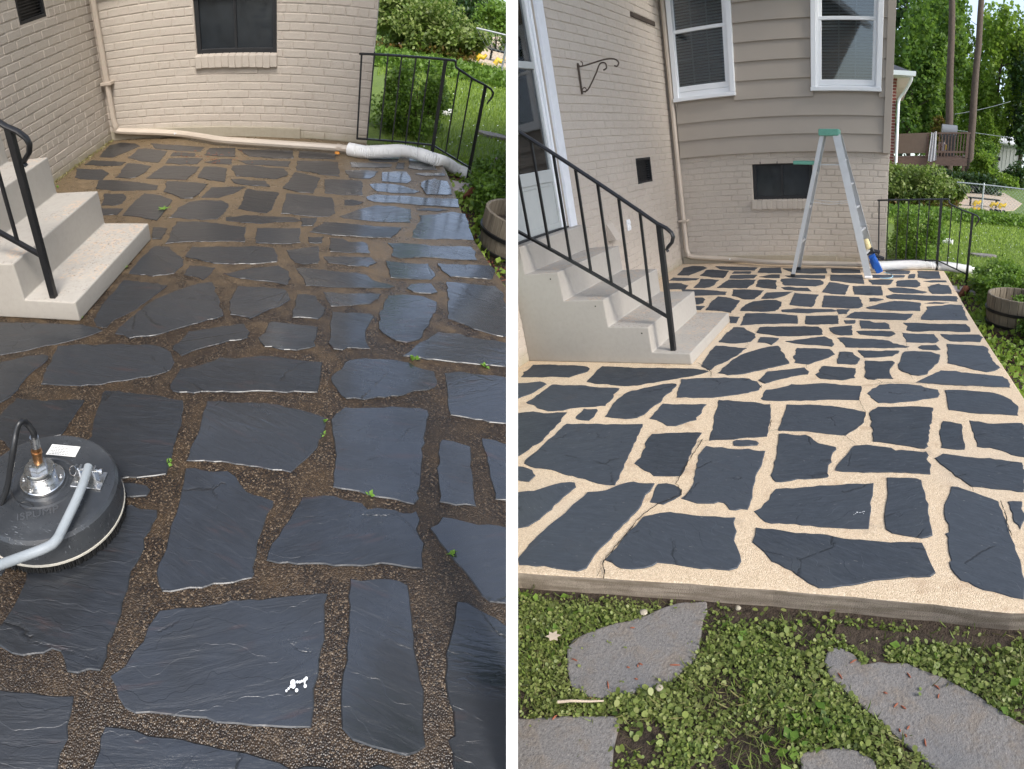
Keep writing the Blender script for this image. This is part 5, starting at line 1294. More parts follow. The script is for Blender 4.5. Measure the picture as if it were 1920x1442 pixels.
def background(pl):
    # deck on posts with railing, screen cloth, towel and smoker
    y = 16.0; t = thing(pl, 'raised_deck', 'brown raised wooden deck with railing behind the hedge', 'deck', (4.0, y, 0))
    x0, x1 = 2.35, 5.26
    def zf(x): return .915 + (x - 2.7) * .075
    obj(pl, 'deck_floor', MB().add([(x0, y, zf(x0)), (x1, y, zf(x1)), (x1, y + 3, zf(x1)), (x0, y + 3, zf(x0)), (x0, y, zf(x0) + .05), (x1, y, zf(x1) + .05), (x1, y + 3, zf(x1) + .05), (x0, y + 3, zf(x0) + .05)], [(3, 2, 1, 0), (4, 5, 6, 7), (0, 1, 5, 4), (1, 2, 6, 5), (2, 3, 7, 6), (3, 0, 4, 7)]), DECKM, t)
    fs = MB().bar((x0, y - .03, zf(x0) - .12), (x1 - .02, y - .03, zf(x1) - .14), .04, .27); obj(pl, 'fascia_board', fs, DECKM, t)
    def top(x): return 1.70 + (x - 2.67) * .096
    obj(pl, 'handrail', MB().bar((x0, y, top(x0)), (x1 + .03, y, top(x1 + .03)), .12, .05), DECKM, t)
    obj(pl, 'bottom_rail', MB().bar((x0, y, zf(x0) + .20), (x1, y, zf(x1) + .20), .05, .07), DECKM, t)
    for x in (3.76, 5.20): obj(pl, 'deck_post', MB().bar((x, y, zf(x)), (x, y, top(x)), .10), DECKM, t)
    for x in (2.6, 3.76, 5.15): obj(pl, 'support_post', MB().bar((x, y + .2, -.3), (x, y + .2, zf(x) - .1), .10), DECKM, t)
    for k in range(11):
        x = 3.95 + k * .112; obj(pl, 'baluster', MB().bar((x, y, zf(x) + .05), (x, y, top(x)), .038), DECKM, t)
    obj(pl, 'screen_cloth', MB().add([(x0, y - .07, zf(x0) + .16), (3.70, y - .07, zf(3.7) + .16), (3.70, y - .07, top(3.7) + .02), (x0, y - .07, top(x0) + .02), (x0, y - .05, zf(x0) + .16), (3.70, y - .05, zf(3.7) + .16), (3.70, y - .05, top(3.7) + .02), (x0, y - .05, top(x0) + .02)], [(3, 2, 1, 0), (4, 5, 6, 7), (0, 1, 5, 4), (1, 2, 6, 5), (2, 3, 7, 6), (3, 0, 4, 7)]), DECKMESH, t)
    tw = MB(); v = []; n = 15
    for j in range(7):
        for i in range(n):
            u = i / (n - 1); z = top(3.95) + .04 - j * .16; v.append((3.86 + .19 * u + .02 * j * (u - .5), y - .10 - .022 * math.sin(u * 17 + j * .5) - .01 * j, z - .03 * math.sin(u * 5)))
    tw.add(v, [(j * n + i, j * n + i + 1, (j + 1) * n + i + 1, (j + 1) * n + i) for j in range(6) for i in range(n - 1)])
    tw.add([(x, y + .10 - 0.0, top(3.95) + .045) if False else (x, yy, z) for x, yy, z in ((3.86, y - .09, top(3.95) + .035), (4.05, y - .09, top(3.95) + .045), (4.05, y + .09, top(3.95) + .045), (3.86, y + .09, top(3.95) + .035))], [(0, 1, 2, 3)])
    tag(obj(pl, 'towel', tw, TOWEL, loc=(3.95, y - .1, 1.4), raw=True, smooth=True), 'long grey towel hanging over the deck railing', 'towel')
    g = thing(pl, 'grill', 'covered grey grill standing on the deck behind the railing', 'grill', (4.55, y + .7, zf(4.55) + .05)); zb = zf(4.55) + .05
    obj(pl, 'grill_lid', MB().tube([(4.30, y + .7, zb + .86), (4.86, y + .7, zb + .86)], .22, 14), simple('grey_grill_cover', (.17, .18, .19), .6), g, smooth=50)
    obj(pl, 'grill_cart', MB().box(4.32, y + .5, zb, 4.84, y + .9, zb + .72), BLACKPL, g, bevel=(.02, 2))
    k = thing(pl, 'steel_canister', 'shiny steel canister standing on the deck behind the balusters', 'canister', (4.33, y + .28, zf(4.33) + .05)); zb = zf(4.33) + .05
    obj(pl, 'canister_body', MB().lathe([(.12, 0), (.135, .02), (.135, .14), (.142, .16), (.135, .18), (.135, .42), (.10, .47)], (4.33, y + .28, zb), 20), simple('warm_steel', (.28, .23, .21), .3, metal=.8), k, smooth=40)
    obj(pl, 'canister_neck', MB().lathe([(.07, .471), (.07, .53), (.05, .54)], (4.33, y + .28, zb), 16), BLACKPL, k)
    obj(pl, 'yellow_sticker', MB().box(4.40, y + .12, zb + .22, 4.47, y + .15, zb + .40), YELLOW, k)
    # pale shed
    y = 26.0; s = thing(pl, 'garden_shed', 'small pale garden shed with a white roof among the trees', 'shed', (8.3, y, 1.0))
    obj(pl, 'shed_wall', MB().prism([(7.60, y, -.3), (7.60, y, 1.86), (7.72, y, 2.02), (7.78, y, 1.96), (9.6, y, 1.96), (9.6, y, -.3)], (0, 1.8, 0)), SHEDM, s)
    obj(pl, 'shed_roof', MB().prism([(7.70, y - .12, 2.03), (7.80, y - .12, 1.965), (9.7, y - .12, 1.975), (9.7, y + .9, 2.40), (7.80, y + .9, 2.38)], (0, 0, .05)), WHITE, s)
    obj(pl, 'shed_hatch', MB().box(8.09, y - .03, 1.14, 8.38, y - .002, 1.32), BLACKFRAME, s)
    seam = MB()
    for k in range(9): seam.box(7.9 + k * .2, y - .012, .6, 7.915 + k * .2, y - .002, 1.95)
    obj(pl, 'shed_batten', seam, SHEDM, s)
    # neighbouring red brick house
    m = NM('red_brick'); br = m.n('TexBrick'); tc = m.n('TexCoord'); sx = m.n('SeparateXYZ'); m.nt.links.new(tc.outputs['Object'], sx.inputs[0])
    cb = m.n('CombineXYZ'); m.set(cb.inputs[0], sx.outputs['X']); m.set(cb.inputs[1], sx.outputs['Z']); m.set(br.inputs['Vector'], cb.outputs[0])
    br.inputs['Color1'].default_value = (.20, .045, .032, 1); br.inputs['Color2'].default_value = (.13, .03, .025, 1); br.inputs['Mortar'].default_value = (.42, .36, .30, 1)
    br.inputs['Scale'].default_value = 1.0; br.inputs['Brick Width'].default_value = .22; br.inputs['Row Height'].default_value = .078; br.inputs['Mortar Size'].default_value = .008
    m.p(Base_Color=br.outputs['Color'], Roughness=.8)
    y = 11.0; h = thing(pl, 'neighbour_house', 'red brick neighbour house with dark shingles peeking past the siding corner', 'house', (1.5, y, 0))
    obj(pl, 'brick_wall', MB().box(-3, y, -.3, 2.49, y + 7, 2.95), m.m, h)
    obj(pl, 'soffit', MB().box(-3.2, y - .45, 2.951, 2.86, y + 7.3, 2.99), WHITE, h)
    rf = MB().add([(-3.3, y - .5, 3.06), (2.93, y - .5, 3.06), (2.93, y + 7.4, 3.06), (-3.3, y + 7.4, 3.06), (-3.3, y + 3.4, 5.0), (.2, y + 3.4, 4.3)], [(0, 1, 5, 4), (1, 2, 5), (2, 3, 4, 5), (3, 0, 4), (3, 2, 1, 0)])
    obj(pl, 'roof', rf, SHINGLE, h)
    obj(pl, 'gutter', MB().prism([(-3.3, y - .62, 2.97), (-3.3, y - .50, 2.97), (-3.3, y - .50, 3.075), (-3.3, y - .64, 3.075)], (6.26, 0, 0)), WHITE, h)
    obj(pl, 'gutter_downspout', MB().tube(spline([(2.86, y - .55, 2.98), (2.84, y - .45, 2.86), (2.70, y - .2, 2.62), (2.57, y - .06, 2.45), (2.555, y - .05, 2.2)], 5) + [Vector((2.565, y - .05, -.2))], .038, 8), WHITE, h, smooth=50)
    # utility lines crossing in front of the trees
    for i, (a, b) in enumerate((((1684, 228), (1895, 258)), ((1790, 214), (1895, 190)))):
        p, q = Vector(pl.at(*a, 1, 22.0)), Vector(pl.at(*b, 1, 22.0))
        P = [p.lerp(q, k / 12) - Vector((0, 0, .25 * (k / 12) * (1 - k / 12))) for k in range(13)]
        tag(obj(pl, 'utility_cable', MB().tube(P, .012, 5), GALV, loc=p), 'thin utility cable sagging across the trees, %s' % ('lower of the two' if i == 0 else 'upper of the two'), 'cable', 'cables across the trees')

def text_mesh(body, size, depth):
    cu = bpy.data.curves.new('lettering', 'FONT'); cu.body = body; cu.size = size; cu.extrude = depth; cu.align_x = 'CENTER'; cu.align_y = 'CENTER'
    o = bpy.data.objects.new('lettering', cu); COL.objects.link(o)
    bpy.context.view_layer.update()
    me = bpy.data.meshes.new_from_object(o.evaluated_get(bpy.context.evaluated_depsgraph_get()))
    v = [tuple(p.co) for p in me.vertices]; f = [tuple(p.vertices) for p in me.polygons]
    bpy.data.objects.remove(o); bpy.data.curves.remove(cu); bpy.data.meshes.remove(me)
    return v, f


def surface_cleaner(pl):
    c = Vector((1.692, -4.222, 0.006)); t = thing(pl, 'surface_cleaner', 'round black rotary surface cleaner with a grey tube handle on the wet flagstones', 'cleaning machine', c)
    L = lambda prof, n=64: MB().lathe(prof, c, n)
    obj(pl, 'deck_housing', L([(.2095, .030), (.2125, .034), (.2115, .085), (.207, .103), (.199, .112), (.188, .1145), (.180, .1135), (.172, .1155), (.100, .1165), (.094, .1195), (.090, .1165), (.074, .1165), (.070, .121), (.02, .121)]), mat_scuffed(), t, smooth=24)
    obj(pl, 'rim_band', L([(.2105, .026), (.2145, .0265), (.2145, .0325), (.2105, .033)]), simple('cream_trim', (.52, .49, .42), .5), t, smooth=30)
    br = MB(); rng = np.random.default_rng(2)
    for k in range(420):
        a = 2 * math.pi * k / 420 + rng.normal(0, .004); r = .2085 + rng.normal(0, .0015)
        p = (c.x + r * math.cos(a), c.y + r * math.sin(a), c.z + .030); q = (c.x + (r + rng.normal(.002, .003)) * math.cos(a), c.y + (r + rng.normal(.002, .003)) * math.sin(a), c.z + rng.uniform(0.0, .004))
        br.bar(p, q, .0035)
    obj(pl, 'brush_skirt', br, simple('black_bristle', (.006, .006, .006), .8), t, raw=True)
    fl = obj(pl, 'swivel_flange', L([(.062, .121), (.064, .123), (.064, .131), (.062, .133), (.043, .133), (.042, .138), (.042, .147), (.0405, .148), (.042, .149), (.042, .153), (.0405, .154), (.042, .155), (.042, .159), (.0405, .160), (.042, .161), (.042, .170), (.040, .173), (.02, .173)], 48), STEEL, t, smooth=35)
    nut = obj(pl, 'hex_nut', L([(.024, .173), (.0255, .175), (.0255, .191), (.023, .196), (.012, .197)], 6), STEEL, t, smooth=20)
    for k in range(6):
        a = k * math.pi / 3 + .4; x, y = c.x + .053 * math.cos(a), c.y + .053 * math.sin(a)
        b = obj(pl, 'flange_bolt', MB().lathe([(.0055, 0), (.0055, .003), (.0028, .0032), (.0028, .001)], (x, y, c.z + .133), 12), STEEL, t); b.parent = fl
    base = c + Vector((.006, .0, .196)); tip = pl.at(66, 832, 1, -4.222); tip = Vector(tip); d = (tip - base).normalized()
    mb = MB().tube([base, base + d * .030, base + d * .031, base + d * .040, base + d * .041, base + d * .055], [.0135, .0135, .0155, .0155, .012, .012], 14)
    obj(pl, 'brass_fitting', mb, BRASS, t, smooth=30)
    obj(pl, 'hose_ferrule', MB().tube([base + d * .055, base + d * .090], [.0125, .0125], 14), STEEL, t, smooth=30)
    e = base + d * .088
    hp = spline([e, e + d * .018, tuple(pl.at(50, 794, 1, -4.222)), tuple(pl.at(38, 792, 1, -4.24)), tuple(pl.at(30, 812, 1, -4.26)), tuple(pl.at(24, 850, 1, -4.29)), tuple(pl.at(8, 930, 1, -4.32)), tuple(pl.at(-40, 1000, 2, .03)), tuple(pl.at(-160, 1040, 2, .015))], 6)
    hp = [Vector((p[0], p[1], max(p[2], .016))) for p in hp]
    tag(obj(pl, 'pressure_hose', MB().tube(hp, .0088, 10), BLACKPL, loc=e, smooth=60), 'black pressure hose bending off the surface cleaner fitting', 'hose')
    # label with lines of tiny print
    zt = c.z + .1172
    Q = [pl.at(x, y, 2, zt) for x, y in ((98, 833), (151, 838), (141, 857), (86, 852))]
    lb = MB().prism([(q[0], q[1], zt) for q in Q][::-1], (0, 0, .0006)); lab = obj(pl, 'warning_label', lb, PAPER, t)
    ln = MB(); Q = [np.array(q) for q in Q]; rng = np.random.default_rng(4)
    for j in range(6):
        f = .13 + j * .145; a = Q[0] + (Q[3] - Q[0]) * f; b = Q[1] + (Q[2] - Q[1]) * f; u = .07 if j % 2 else .16
        while u < .9:
            w = rng.uniform(.03, .09); s, e2 = a + (b - a) * u, a + (b - a) * min(u + w, .93); dn = (Q[3] - Q[0]) * .045
            ln.add([(*s[:2], zt + .0009), (*e2[:2], zt + .0009), (*(e2 + dn)[:2], zt + .0009), (*(s + dn)[:2], zt + .0009)], [(0, 1, 2, 3)]); u += w + .025
    o = obj(pl, 'label_print', ln, INK, t, raw=True); o.parent = lab
    # handle bracket, pin, ring and tube handle
    bc = pl.at(166, 899, 2, c.z + .118); ax = Vector(pl.at(192, 887, 2, c.z + .118)) - Vector(pl.at(150, 883, 2, c.z + .118)); ax.normalize(); ay = Vector((0, 0, 1)).cross(ax); bc = Vector(bc)
    def bx(u0, v0, w0, u1, v1, w1): return MB().add([bc + ax * u + ay * v + Vector((0, 0, w)) for w in (w0, w1) for u, v in ((u0, v0), (u1, v0), (u1, v1), (u0, v1))], [(3, 2, 1, 0), (4, 5, 6, 7), (0, 1, 5, 4), (1, 2, 6, 5), (2, 3, 7, 6), (3, 0, 4, 7)])
    pd = obj(pl, 'handle_plate', bx(-.042, -.034, -.002, .046, .030, .004), STEEL, t, bevel=(.001, 1))
    for u in (-.020, .020):
        o = obj(pl, 'bracket_ear', bx(u - .003, -.004, .004, u + .003, .020, .036), STEEL, t, bevel=(.001, 1)); o.parent = pd
    o = obj(pl, 'hinge_pin', MB().tube([bc + ax * -.030 + ay * .010 + Vector((0, 0, .026)), bc + ax * .034 + ay * .010 + Vector((0, 0, .026)), bc + ax * .035 + ay * .010 + Vector((0, 0, .026)), bc + ax * .042 + ay * .010 + Vector((0, 0, .026))], [.004, .004, .0075, .0075], 10), STEEL, t); o.parent = pd
    rc = bc + ax * -.032 + ay * .002 + Vector((0, 0, .022)); o = obj(pl, 'pull_ring', MB().tube([rc + (ax * -.6 + ay * .2) * .018 * (1 - math.cos(a)) + (ay * .8 + Vector((0, 0, .5))) * .014 * math.sin(a) for a in np.linspace(0, 6.28, 20)], .0012, 6), STEEL, t); o.parent = pd
    p0 = bc + ay * .018 + Vector((0, 0, .030))
    hpth = [p0, Vector(pl.at(150, 922, 2, .160)), Vector(pl.at(117, 992, 2, .150)), Vector(pl.at(106, 1012, 2, .150)), Vector(pl.at(88, 1026, 2, .15)), Vector(pl.at(28, 1049, 2, .16)), Vector(pl.at(-110, 1096, 2, .22))]
    obj(pl, 'tube_handle', MB().tube(spline(hpth, 6), .0125, 14), simple('grey_painted_tube', (.30, .33, .35), .38, var=.1, scale=40), t, smooth=60)
    # raised maker lettering and emblem moulded into the housing
    v, f = text_mesh('ISPUMP', .034, .0012); p, q = Vector(pl.at(30, 974, 2, c.z + .117)), Vector(pl.at(118, 955, 2, c.z + .117)); d = (q - p); m = (p + q) / 2 + Vector((-.006, 0, 0)); a = math.atan2(d.y, d.x)
    mb = MB()
    P = []
    for x, y, z in v:
        u = x * 1.05; bend = -.9 * u * u * -1
        y2 = y + bend; P.append((m.x + u * math.cos(a) - y2 * math.sin(a), m.y + u * math.sin(a) + y2 * math.cos(a), c.z + .1168 + z))
    mb.add(P, f); obj(pl, 'moulded_lettering', mb, simple('worn_black_plastic', (.06, .065, .072), .42), t, raw=True)
    em = pl.at(50, 948, 2, c.z + .117); mb = MB().tube([Vector(em) + Vector((.021 * math.cos(k), .011 * math.sin(k), 0)) for k in np.linspace(0, 6.2832, 25)], .0018, 6); obj(pl, 'moulded_emblem', mb, BLACKPL, t)


def ladder(pl):
    zt = pl.at(1555, 246, 1, -.58)
    top = Vector(zt); T = top.z
    t = thing(pl, 'step_ladder', 'aluminium step ladder with a green top standing on the dry patio', 'ladder', (1.75, -.58, 0))
    feet = {('r', 0): pl.at(1628, 523), ('r', 1): pl.at(1641, 508), ('l', 0): pl.at(1487, 519), ('l', 1): pl.at(1498, 506)}
    cap = {('r', 0): (top.x + .075, -.70), ('r', 1): (top.x + .075, -.48), ('l', 0): (top.x - .055, -.69), ('l', 1): (top.x - .055, -.49)}
    z1 = T - .035
    ends = {}
    for k, f in feet.items():
        f = Vector(f); f.z = 0.006 + .012; q = Vector((cap[k][0], cap[k][1], z1)); ends[k] = (f, q)
        wide = k[0] == 'r'
        mb = MB(); d = (q - f).normalized(); u = Vector((1, 0, 0)) - d * d.x; u.normalize(); w = d.cross(u)
        # channel section rail
        W_, D_, th = (.066, .026, .003) if wide else (.036, .022, .003)
        for (a0, a1, b0, b1) in ((-W_ / 2, W_ / 2, -D_ / 2, -D_ / 2 + th), (-W_ / 2, -W_ / 2 + th, -D_ / 2 + th, D_ / 2), (W_ / 2 - th, W_ / 2, -D_ / 2 + th, D_ / 2)):
            v = [o + u * a + (w * b if k[1] == 0 else w * -b) for o in (f, q) for a, b in ((a0, b0), (a1, b0), (a1, b1), (a0, b1))]
            mb.add(v, [(3, 2, 1, 0), (4, 5, 6, 7), (0, 1, 5, 4), (1, 2, 6, 5), (2, 3, 7, 6), (3, 0, 4, 7)])
        obj(pl, 'side_rail' if wide else 'rear_rail', mb, ALU, t)
        obj(pl, 'rubber_foot', MB().box(f.x - (.038 if wide else .022), f.y - .022, .006, f.x + (.038 if wide else .022), f.y + .022, .030), BLACKPL if not wide else PVC, t, bevel=(.004, 1))
    def on(k, s): return ends[k][0].lerp(ends[k][1], s)
    n = 5
    for i in range(1, n + 1):
        a, b = on(('r', 0), i / (n + 1)), on(('r', 1), i / (n + 1)); obj(pl, 'step', MB().bar(a.lerp(b, .06), a.lerp(b, .94), .046, .018), ALU, t, bevel=(.003, 1))
    for s in (.24, .50, .74):
        a, b = on(('l', 0), s), on(('l', 1), s); obj(pl, 'rear_brace', MB().bar(a, b, .022, .022), ALU, t)
    for j in (0, 1):
        a, b = on(('l', j), .545), on(('r', j), .545); m = a.lerp(b, .5) - Vector((0, 0, .025))
        sp = MB().bar(a, m, .018, .004); sp.bar(m, b, .018, .004); obj(pl, 'spreader', sp, ALU, t)
        a, b = on(('l', j), .80), on(('r', j), .80); obj(pl, 'shelf_arm', MB().bar(a, b, .014, .006), ALU, t)
    a, b = on(('l', 0), .80), on(('l', 1), .80)
    sh = MB().add([a + Vector((-.21, 0, .006)), a, b, b + Vector((-.21, 0, .006)), a + Vector((-.21, 0, .036)), a + Vector((0, 0, .030)), b + Vector((0, 0, .030)), b + Vector((-.21, 0, .036))], [(3, 2, 1, 0), (4, 5, 6, 7), (0, 1, 5, 4), (1, 2, 6, 5), (2, 3, 7, 6), (3, 0, 4, 7)])
    obj(pl, 'paint_shelf', sh, GREENPL, t, bevel=(.004, 1))
    cp = MB().box(top.x - .086, -.725, T - .040, top.x + .094, -.455, T + .016); obj(pl, 'top_cap', cp, GREENPL, t, bevel=(.008, 2))


def roller_tool(pl):
    b = Vector(pl.at(1650, 511, 2, .006)); y = b.y
    mid = Vector(pl.at(1633, 476, 1, y)); tp = Vector(pl.at(1621, 449, 1, y)); d = (mid - b).normalized(); L = (mid - b).length
    t = thing(pl, 'roller_tool', 'blue tool with a cream roller leaning on the ladder foot', 'tool', b)
    mb = MB().bar(b + d * .0, b + d * L * .97, .070, .055, (0, 1, 0)); mb.bar(b + d * .02 + Vector((-.045, 0, .02)), b + d * L * .55 + Vector((-.045, 0, .02)), .030, .040, (0, 1, 0))
    mb.bar(b + d * L * .45 + Vector((0, -.028, .01)), b + d * L * .8 + Vector((0, -.028, .01)), .04, .02, (0, 1, 0))
    obj(pl, 'blue_body', mb, BLUEPL, t, bevel=(.007, 2))
    c = b + d * L * 1.02; cl = MB().bar(c, c + d * .05, .085, .05, (0, 1, 0)); cl.tube([c + Vector((-.01, 0, .03)), c + Vector((.09, 0, .015))], .020, 10); cl.tube([c + Vector((.02, 0, -.01)), c + Vector((.135, 0, -.045))], .017, 10)
    obj(pl, 'black_clamp', cl, BLACKPL, t, bevel=(.003, 1))
    obj(pl, 'cream_roller', MB().tube([c + d * .05, c + d * .06, tp - d * .012, tp], [.026, .036, .036, .024], 14), CREAM, t, smooth=50)
    px = ((1657, 511), (1668, 513), (1674, 517), (1670, 521), (1658, 522), (1650, 521)); P = [tuple(pl.at(x, yy, 2, .011)) for x, yy in px]
    obj(pl, 'wrist_cord', MB().tube(spline(P, 5), .004, 6), simple('pale_blue_cord', (.30, .50, .62), .8), t, smooth=60)


def plant_bracket(pl):
    t = thing(pl, 'plant_bracket', 'rusty wrought iron plant hanger bracket on the brick wall beside the door', 'bracket', (0.01, -1.93, 1.78))
    x = .012; r = .0055
    A, B = Vector((x, -1.937, 1.885)), Vector((x, -1.902, 1.675))
    B.y = A.y
    m = simple('rusty_bracket_iron', (.075, .055, .040), .7, var=.4, scale=60)
    obj(pl, 'wall_bar', MB().bar(A, B, .018, .008), m, t)
    arm = spline([(x, A.y, 1.86), (x + .06, A.y + .02, 1.862), (x + .20, A.y + .05, 1.872), (x + .27, A.y + .06, 1.862), (x + .30, A.y + .066, 1.835), (x + .285, A.y + .063, 1.812), (x + .265, A.y + .06, 1.820)], 5)
    obj(pl, 'scroll_arm', MB().tube(arm, r, 8), m, t, smooth=60)
    br = spline([(x + .01, A.y, 1.69), (x + .05, A.y + .012, 1.70), (x + .12, A.y + .03, 1.79), (x + .16, A.y + .04, 1.85), (x + .20, A.y + .047, 1.848), (x + .205, A.y + .048, 1.815), (x + .18, A.y + .044, 1.805)], 5)
    obj(pl, 'scroll_brace', MB().tube(br, r, 8), m, t, smooth=60)
    for z, s in ((1.875, -1), (1.70, 1)):
        c = [(x + .004 + .016 * (1 - math.cos(k)), A.y + .006, z + s * .016 * math.sin(k)) for k in np.linspace(0, 4.6, 12)]
        obj(pl, 'curl', MB().tube(c, .004, 6), m, t)


def front_lawn(pl):
    """The strip of clover, weeds, soil and stepping stones in front of the dry patio."""
    rng = np.random.default_rng(77); z = -.052
    def F(L): return [tuple(pl.at(x, y, 2, z)[:2]) for x, y in L]
    st = [('rounded grey stepping stone at the foot of the dry patio, left of the bare soil', F([(1063, 1215), (1073, 1200), (1100, 1186), (1140, 1172), (1190, 1160), (1240, 1140), (1272, 1130), (1325, 1127), (1326, 1145), (1318, 1160), (1316, 1180), (1312, 1205), (1308, 1225), (1295, 1245), (1270, 1268), (1240, 1282), (1215, 1290), (1185, 1298), (1150, 1302), (1125, 1308), (1105, 1306), (1090, 1295), (1070, 1285), (1063, 1255)])),
          ('long grey stepping stone running from the bare soil to the frame corner', F([(1552, 1218), (1570, 1212), (1600, 1225), (1618, 1245), (1650, 1240), (1700, 1242), (1730, 1255), (1775, 1272), (1815, 1293), (1860, 1322), (1925, 1362), (1960, 1460), (1770, 1460), (1725, 1418), (1690, 1388), (1650, 1350), (1600, 1308), (1575, 1285), (1553, 1262), (1545, 1240)])),
          ('square-cornered grey stepping stone cut by the lower frame edge', F([(900, 1350), (973, 1346), (1060, 1341), (1158, 1342), (1161, 1358), (1155, 1380), (1150, 1400), (1148, 1425), (1140, 1480), (900, 1500)])),
          ('mostly buried grey stepping stone behind the bare grass patch', F([(1498, 1412), (1530, 1404), (1580, 1400), (1612, 1408), (1640, 1425), (1650, 1460), (1500, 1460)]))]
    global STEPPING
    for lab, P in st:
        if area(P) < 0: P = P[::-1]
        P = smooth_poly(rng, P, .02, .0016); STEPPING.append(P)
        mb = MB().prism([(x, y, z - .06) for x, y in P], (0, 0, .060)); c = np.mean(P, axis=0)
        tag(obj(pl, 'stepping_stone', mb, PAVER, loc=(c[0], c[1], z), bevel=(.005, 2)), lab, 'stepping stone', 'stepping stones in front of the dry patio')
    # growth
    x0, x1, y0, y1 = .95, 3.3, -5.75, -4.98
    soil = F([(1570, 1165), (1610, 1175), (1700, 1182), (1900, 1190), (1900, 1215), (1740, 1205), (1665, 1215), (1668, 1240), (1630, 1245), (1615, 1225), (1590, 1205), (1560, 1195)])
    edge = np.array([pl.at(*p, 2, 0)[:2] for p in ((973, 1074), (1130, 1084), (1290, 1094), (1450, 1106), (1600, 1119), (1750, 1133), (1896, 1150))])
    o_ = np.argsort(edge[:, 0]); ex, ey = edge[o_, 0], edge[o_, 1]
    def pts(n, grow=0.0, sparse_soil=.06):
        P = np.stack([rng.uniform(x0, x1, n), rng.uniform(y0, y1, n)], 1)
        P = P[P[:, 1] < np.interp(P[:, 0], ex, ey) - .006]
        ok = np.ones(len(P), bool)
        for S in STEPPING: ok &= ~inpoly(P, S) | (rng.random(len(P)) < .006)
        ok &= ~inpoly(P, soil) | (rng.random(len(P)) < sparse_soil)
        gap = np.interp(P[:, 0], ex, ey) - P[:, 1]
        ok &= rng.random(len(P)) < np.clip((gap - .012) / .07, .03, 1)
        P = P[ok]; return np.c_[P, np.full(len(P), -.062)]
    def patchy(P, f, thr, k=0.0):
        v = np.sin(P[:, 0] * f + k) + np.sin(P[:, 1] * f * 1.3 + 2 * k) + np.sin((P[:, 0] + P[:, 1]) * f * 1.9 + k) + np.sin((P[:, 0] - P[:, 1]) * f * 2.7)
        return P[v + rng.normal(0, .6, len(P)) > thr]
    parts = []
    P = patchy(pts(42000), 9, -0.9)
    for k in range(3):
        Q = P + np.c_[rng.normal(0, .003, (len(P), 2)), rng.uniform(.002, .014, len(P))]
        parts.append(scatter(rng, Q, rng.uniform(.005, .0115, len(Q)), ROUND, .45))
    P = patchy(pts(5000), 4, 1.0, 5.0); P[:, 2] += rng.uniform(.008, .02, len(P)); parts.append(scatter(rng, P, rng.uniform(.012, .019, len(P)), ROUND, .4))
    V, Fc = join_np(parts); tag(leafy(pl, 'clover_patch', V, Fc, LF_CLOVER, loc=(2, -5.4, -.06)), kind='stuff')
    P = patchy(pts(1500), 6, .2, 1.0); P[:, 2] += rng.uniform(.004, .018, len(P))
    V, Fc = scatter(rng, P, rng.uniform(.014, .034, len(P)), LEAF, .4); tag(leafy(pl, 'broadleaf_weeds', V, Fc, LF_BOX, loc=(2, -5.4, -.06)), kind='stuff')
    T = np.array([[-.03, 0, 0], [.03, 0, 0], [.024, .55, .06], [0, 1, .25], [-.024, .55, .06]]); FF = np.array([[0, 1, 2, 3, 4]])
    P = patchy(pts(16000, sparse_soil=.10), 5, -.3, 2.0)
    V, Fc = scatter(rng, P, rng.uniform(.014, .042, len(P)), (T, FF), .5, .5); tag(leafy(pl, 'grass', V, Fc, LF_GRASSN, loc=(2, -5.4, -.06)), kind='stuff')
    P = patchy(pts(11000, sparse_soil=.25), 7, -.1, 3.0); P[:, 2] += rng.uniform(0, .012, len(P))
    V, Fc = scatter(rng, P, rng.uniform(.014, .045, len(P)), (T, FF), .25, .1); tag(leafy(pl, 'dead_grass', V, Fc, LF_STRAW, loc=(2, -5.4, -.06)), kind='stuff')
    # bare soil sheet, leaf, twig, pebbles and litter
    tag(obj(pl, 'soil_patch', MB().prism([(x, y, -.064) for x, y in soil], (0, 0, .009)), SOIL, loc=(2.3, -5.1, -.06), bevel=(.003, 1)), kind='structure')
    p = Vector(pl.at(1037, 1193, 2, -.03)); lf = [(0, -.022), (.010, -.012), (.026, -.012), (.016, .002), (.024, .014), (.008, .012), (0, .026), (-.008, .011), (-.024, .012), (-.015, 0), (-.024, -.012), (-.009, -.012)]
    mb = MB().prism([(p.x + a * .8, p.y + b * .8, p.z + .012 * abs(a) * 30 * .03) for a, b in lf], (0, 0, .0012)); tag(obj(pl, 'fallen_leaf', mb, DRYLEAF, loc=p), 'pale dry fallen leaf on the clover beside the rounded stepping stone', 'leaf')
    a, b = Vector(pl.at(1046, 1316, 2, -.033)), Vector(pl.at(1132, 1314, 2, -.030)); tag(obj(pl, 'twig', MB().tube([a, a.lerp(b, .3) + Vector((0, 0, .003)), a.lerp(b, .7), b], [.0035, .003, .0026, .0018], 7), DRYLEAF, loc=a), 'straight pale twig lying between two stepping stones', 'twig')
    for lab, x, y, s in (('flat pale pebble at the upper edge of the rounded stepping stone', 1207, 1149, .011), ('small pale pebble against the patio foot', 1384, 1141, .009), ('whitish pebble under the rounded stepping stone', 1236, 1291, .010)):
        q = Vector(pl.at(x, y, 2, -.045)); mb = MB().lathe([(s * .5, -.004), (s, .001), (s * .9, .005), (s * .4, .008)], q, 7); mb.v = [(u + rng.normal(0, .0012), v, w) for u, v, w in mb.v]
        tag(obj(pl, 'pebble', mb, LEDGE, loc=q, bevel=(.001, 1)), lab, 'pebble', 'pebbles in front of the patio')
    lm = MB()
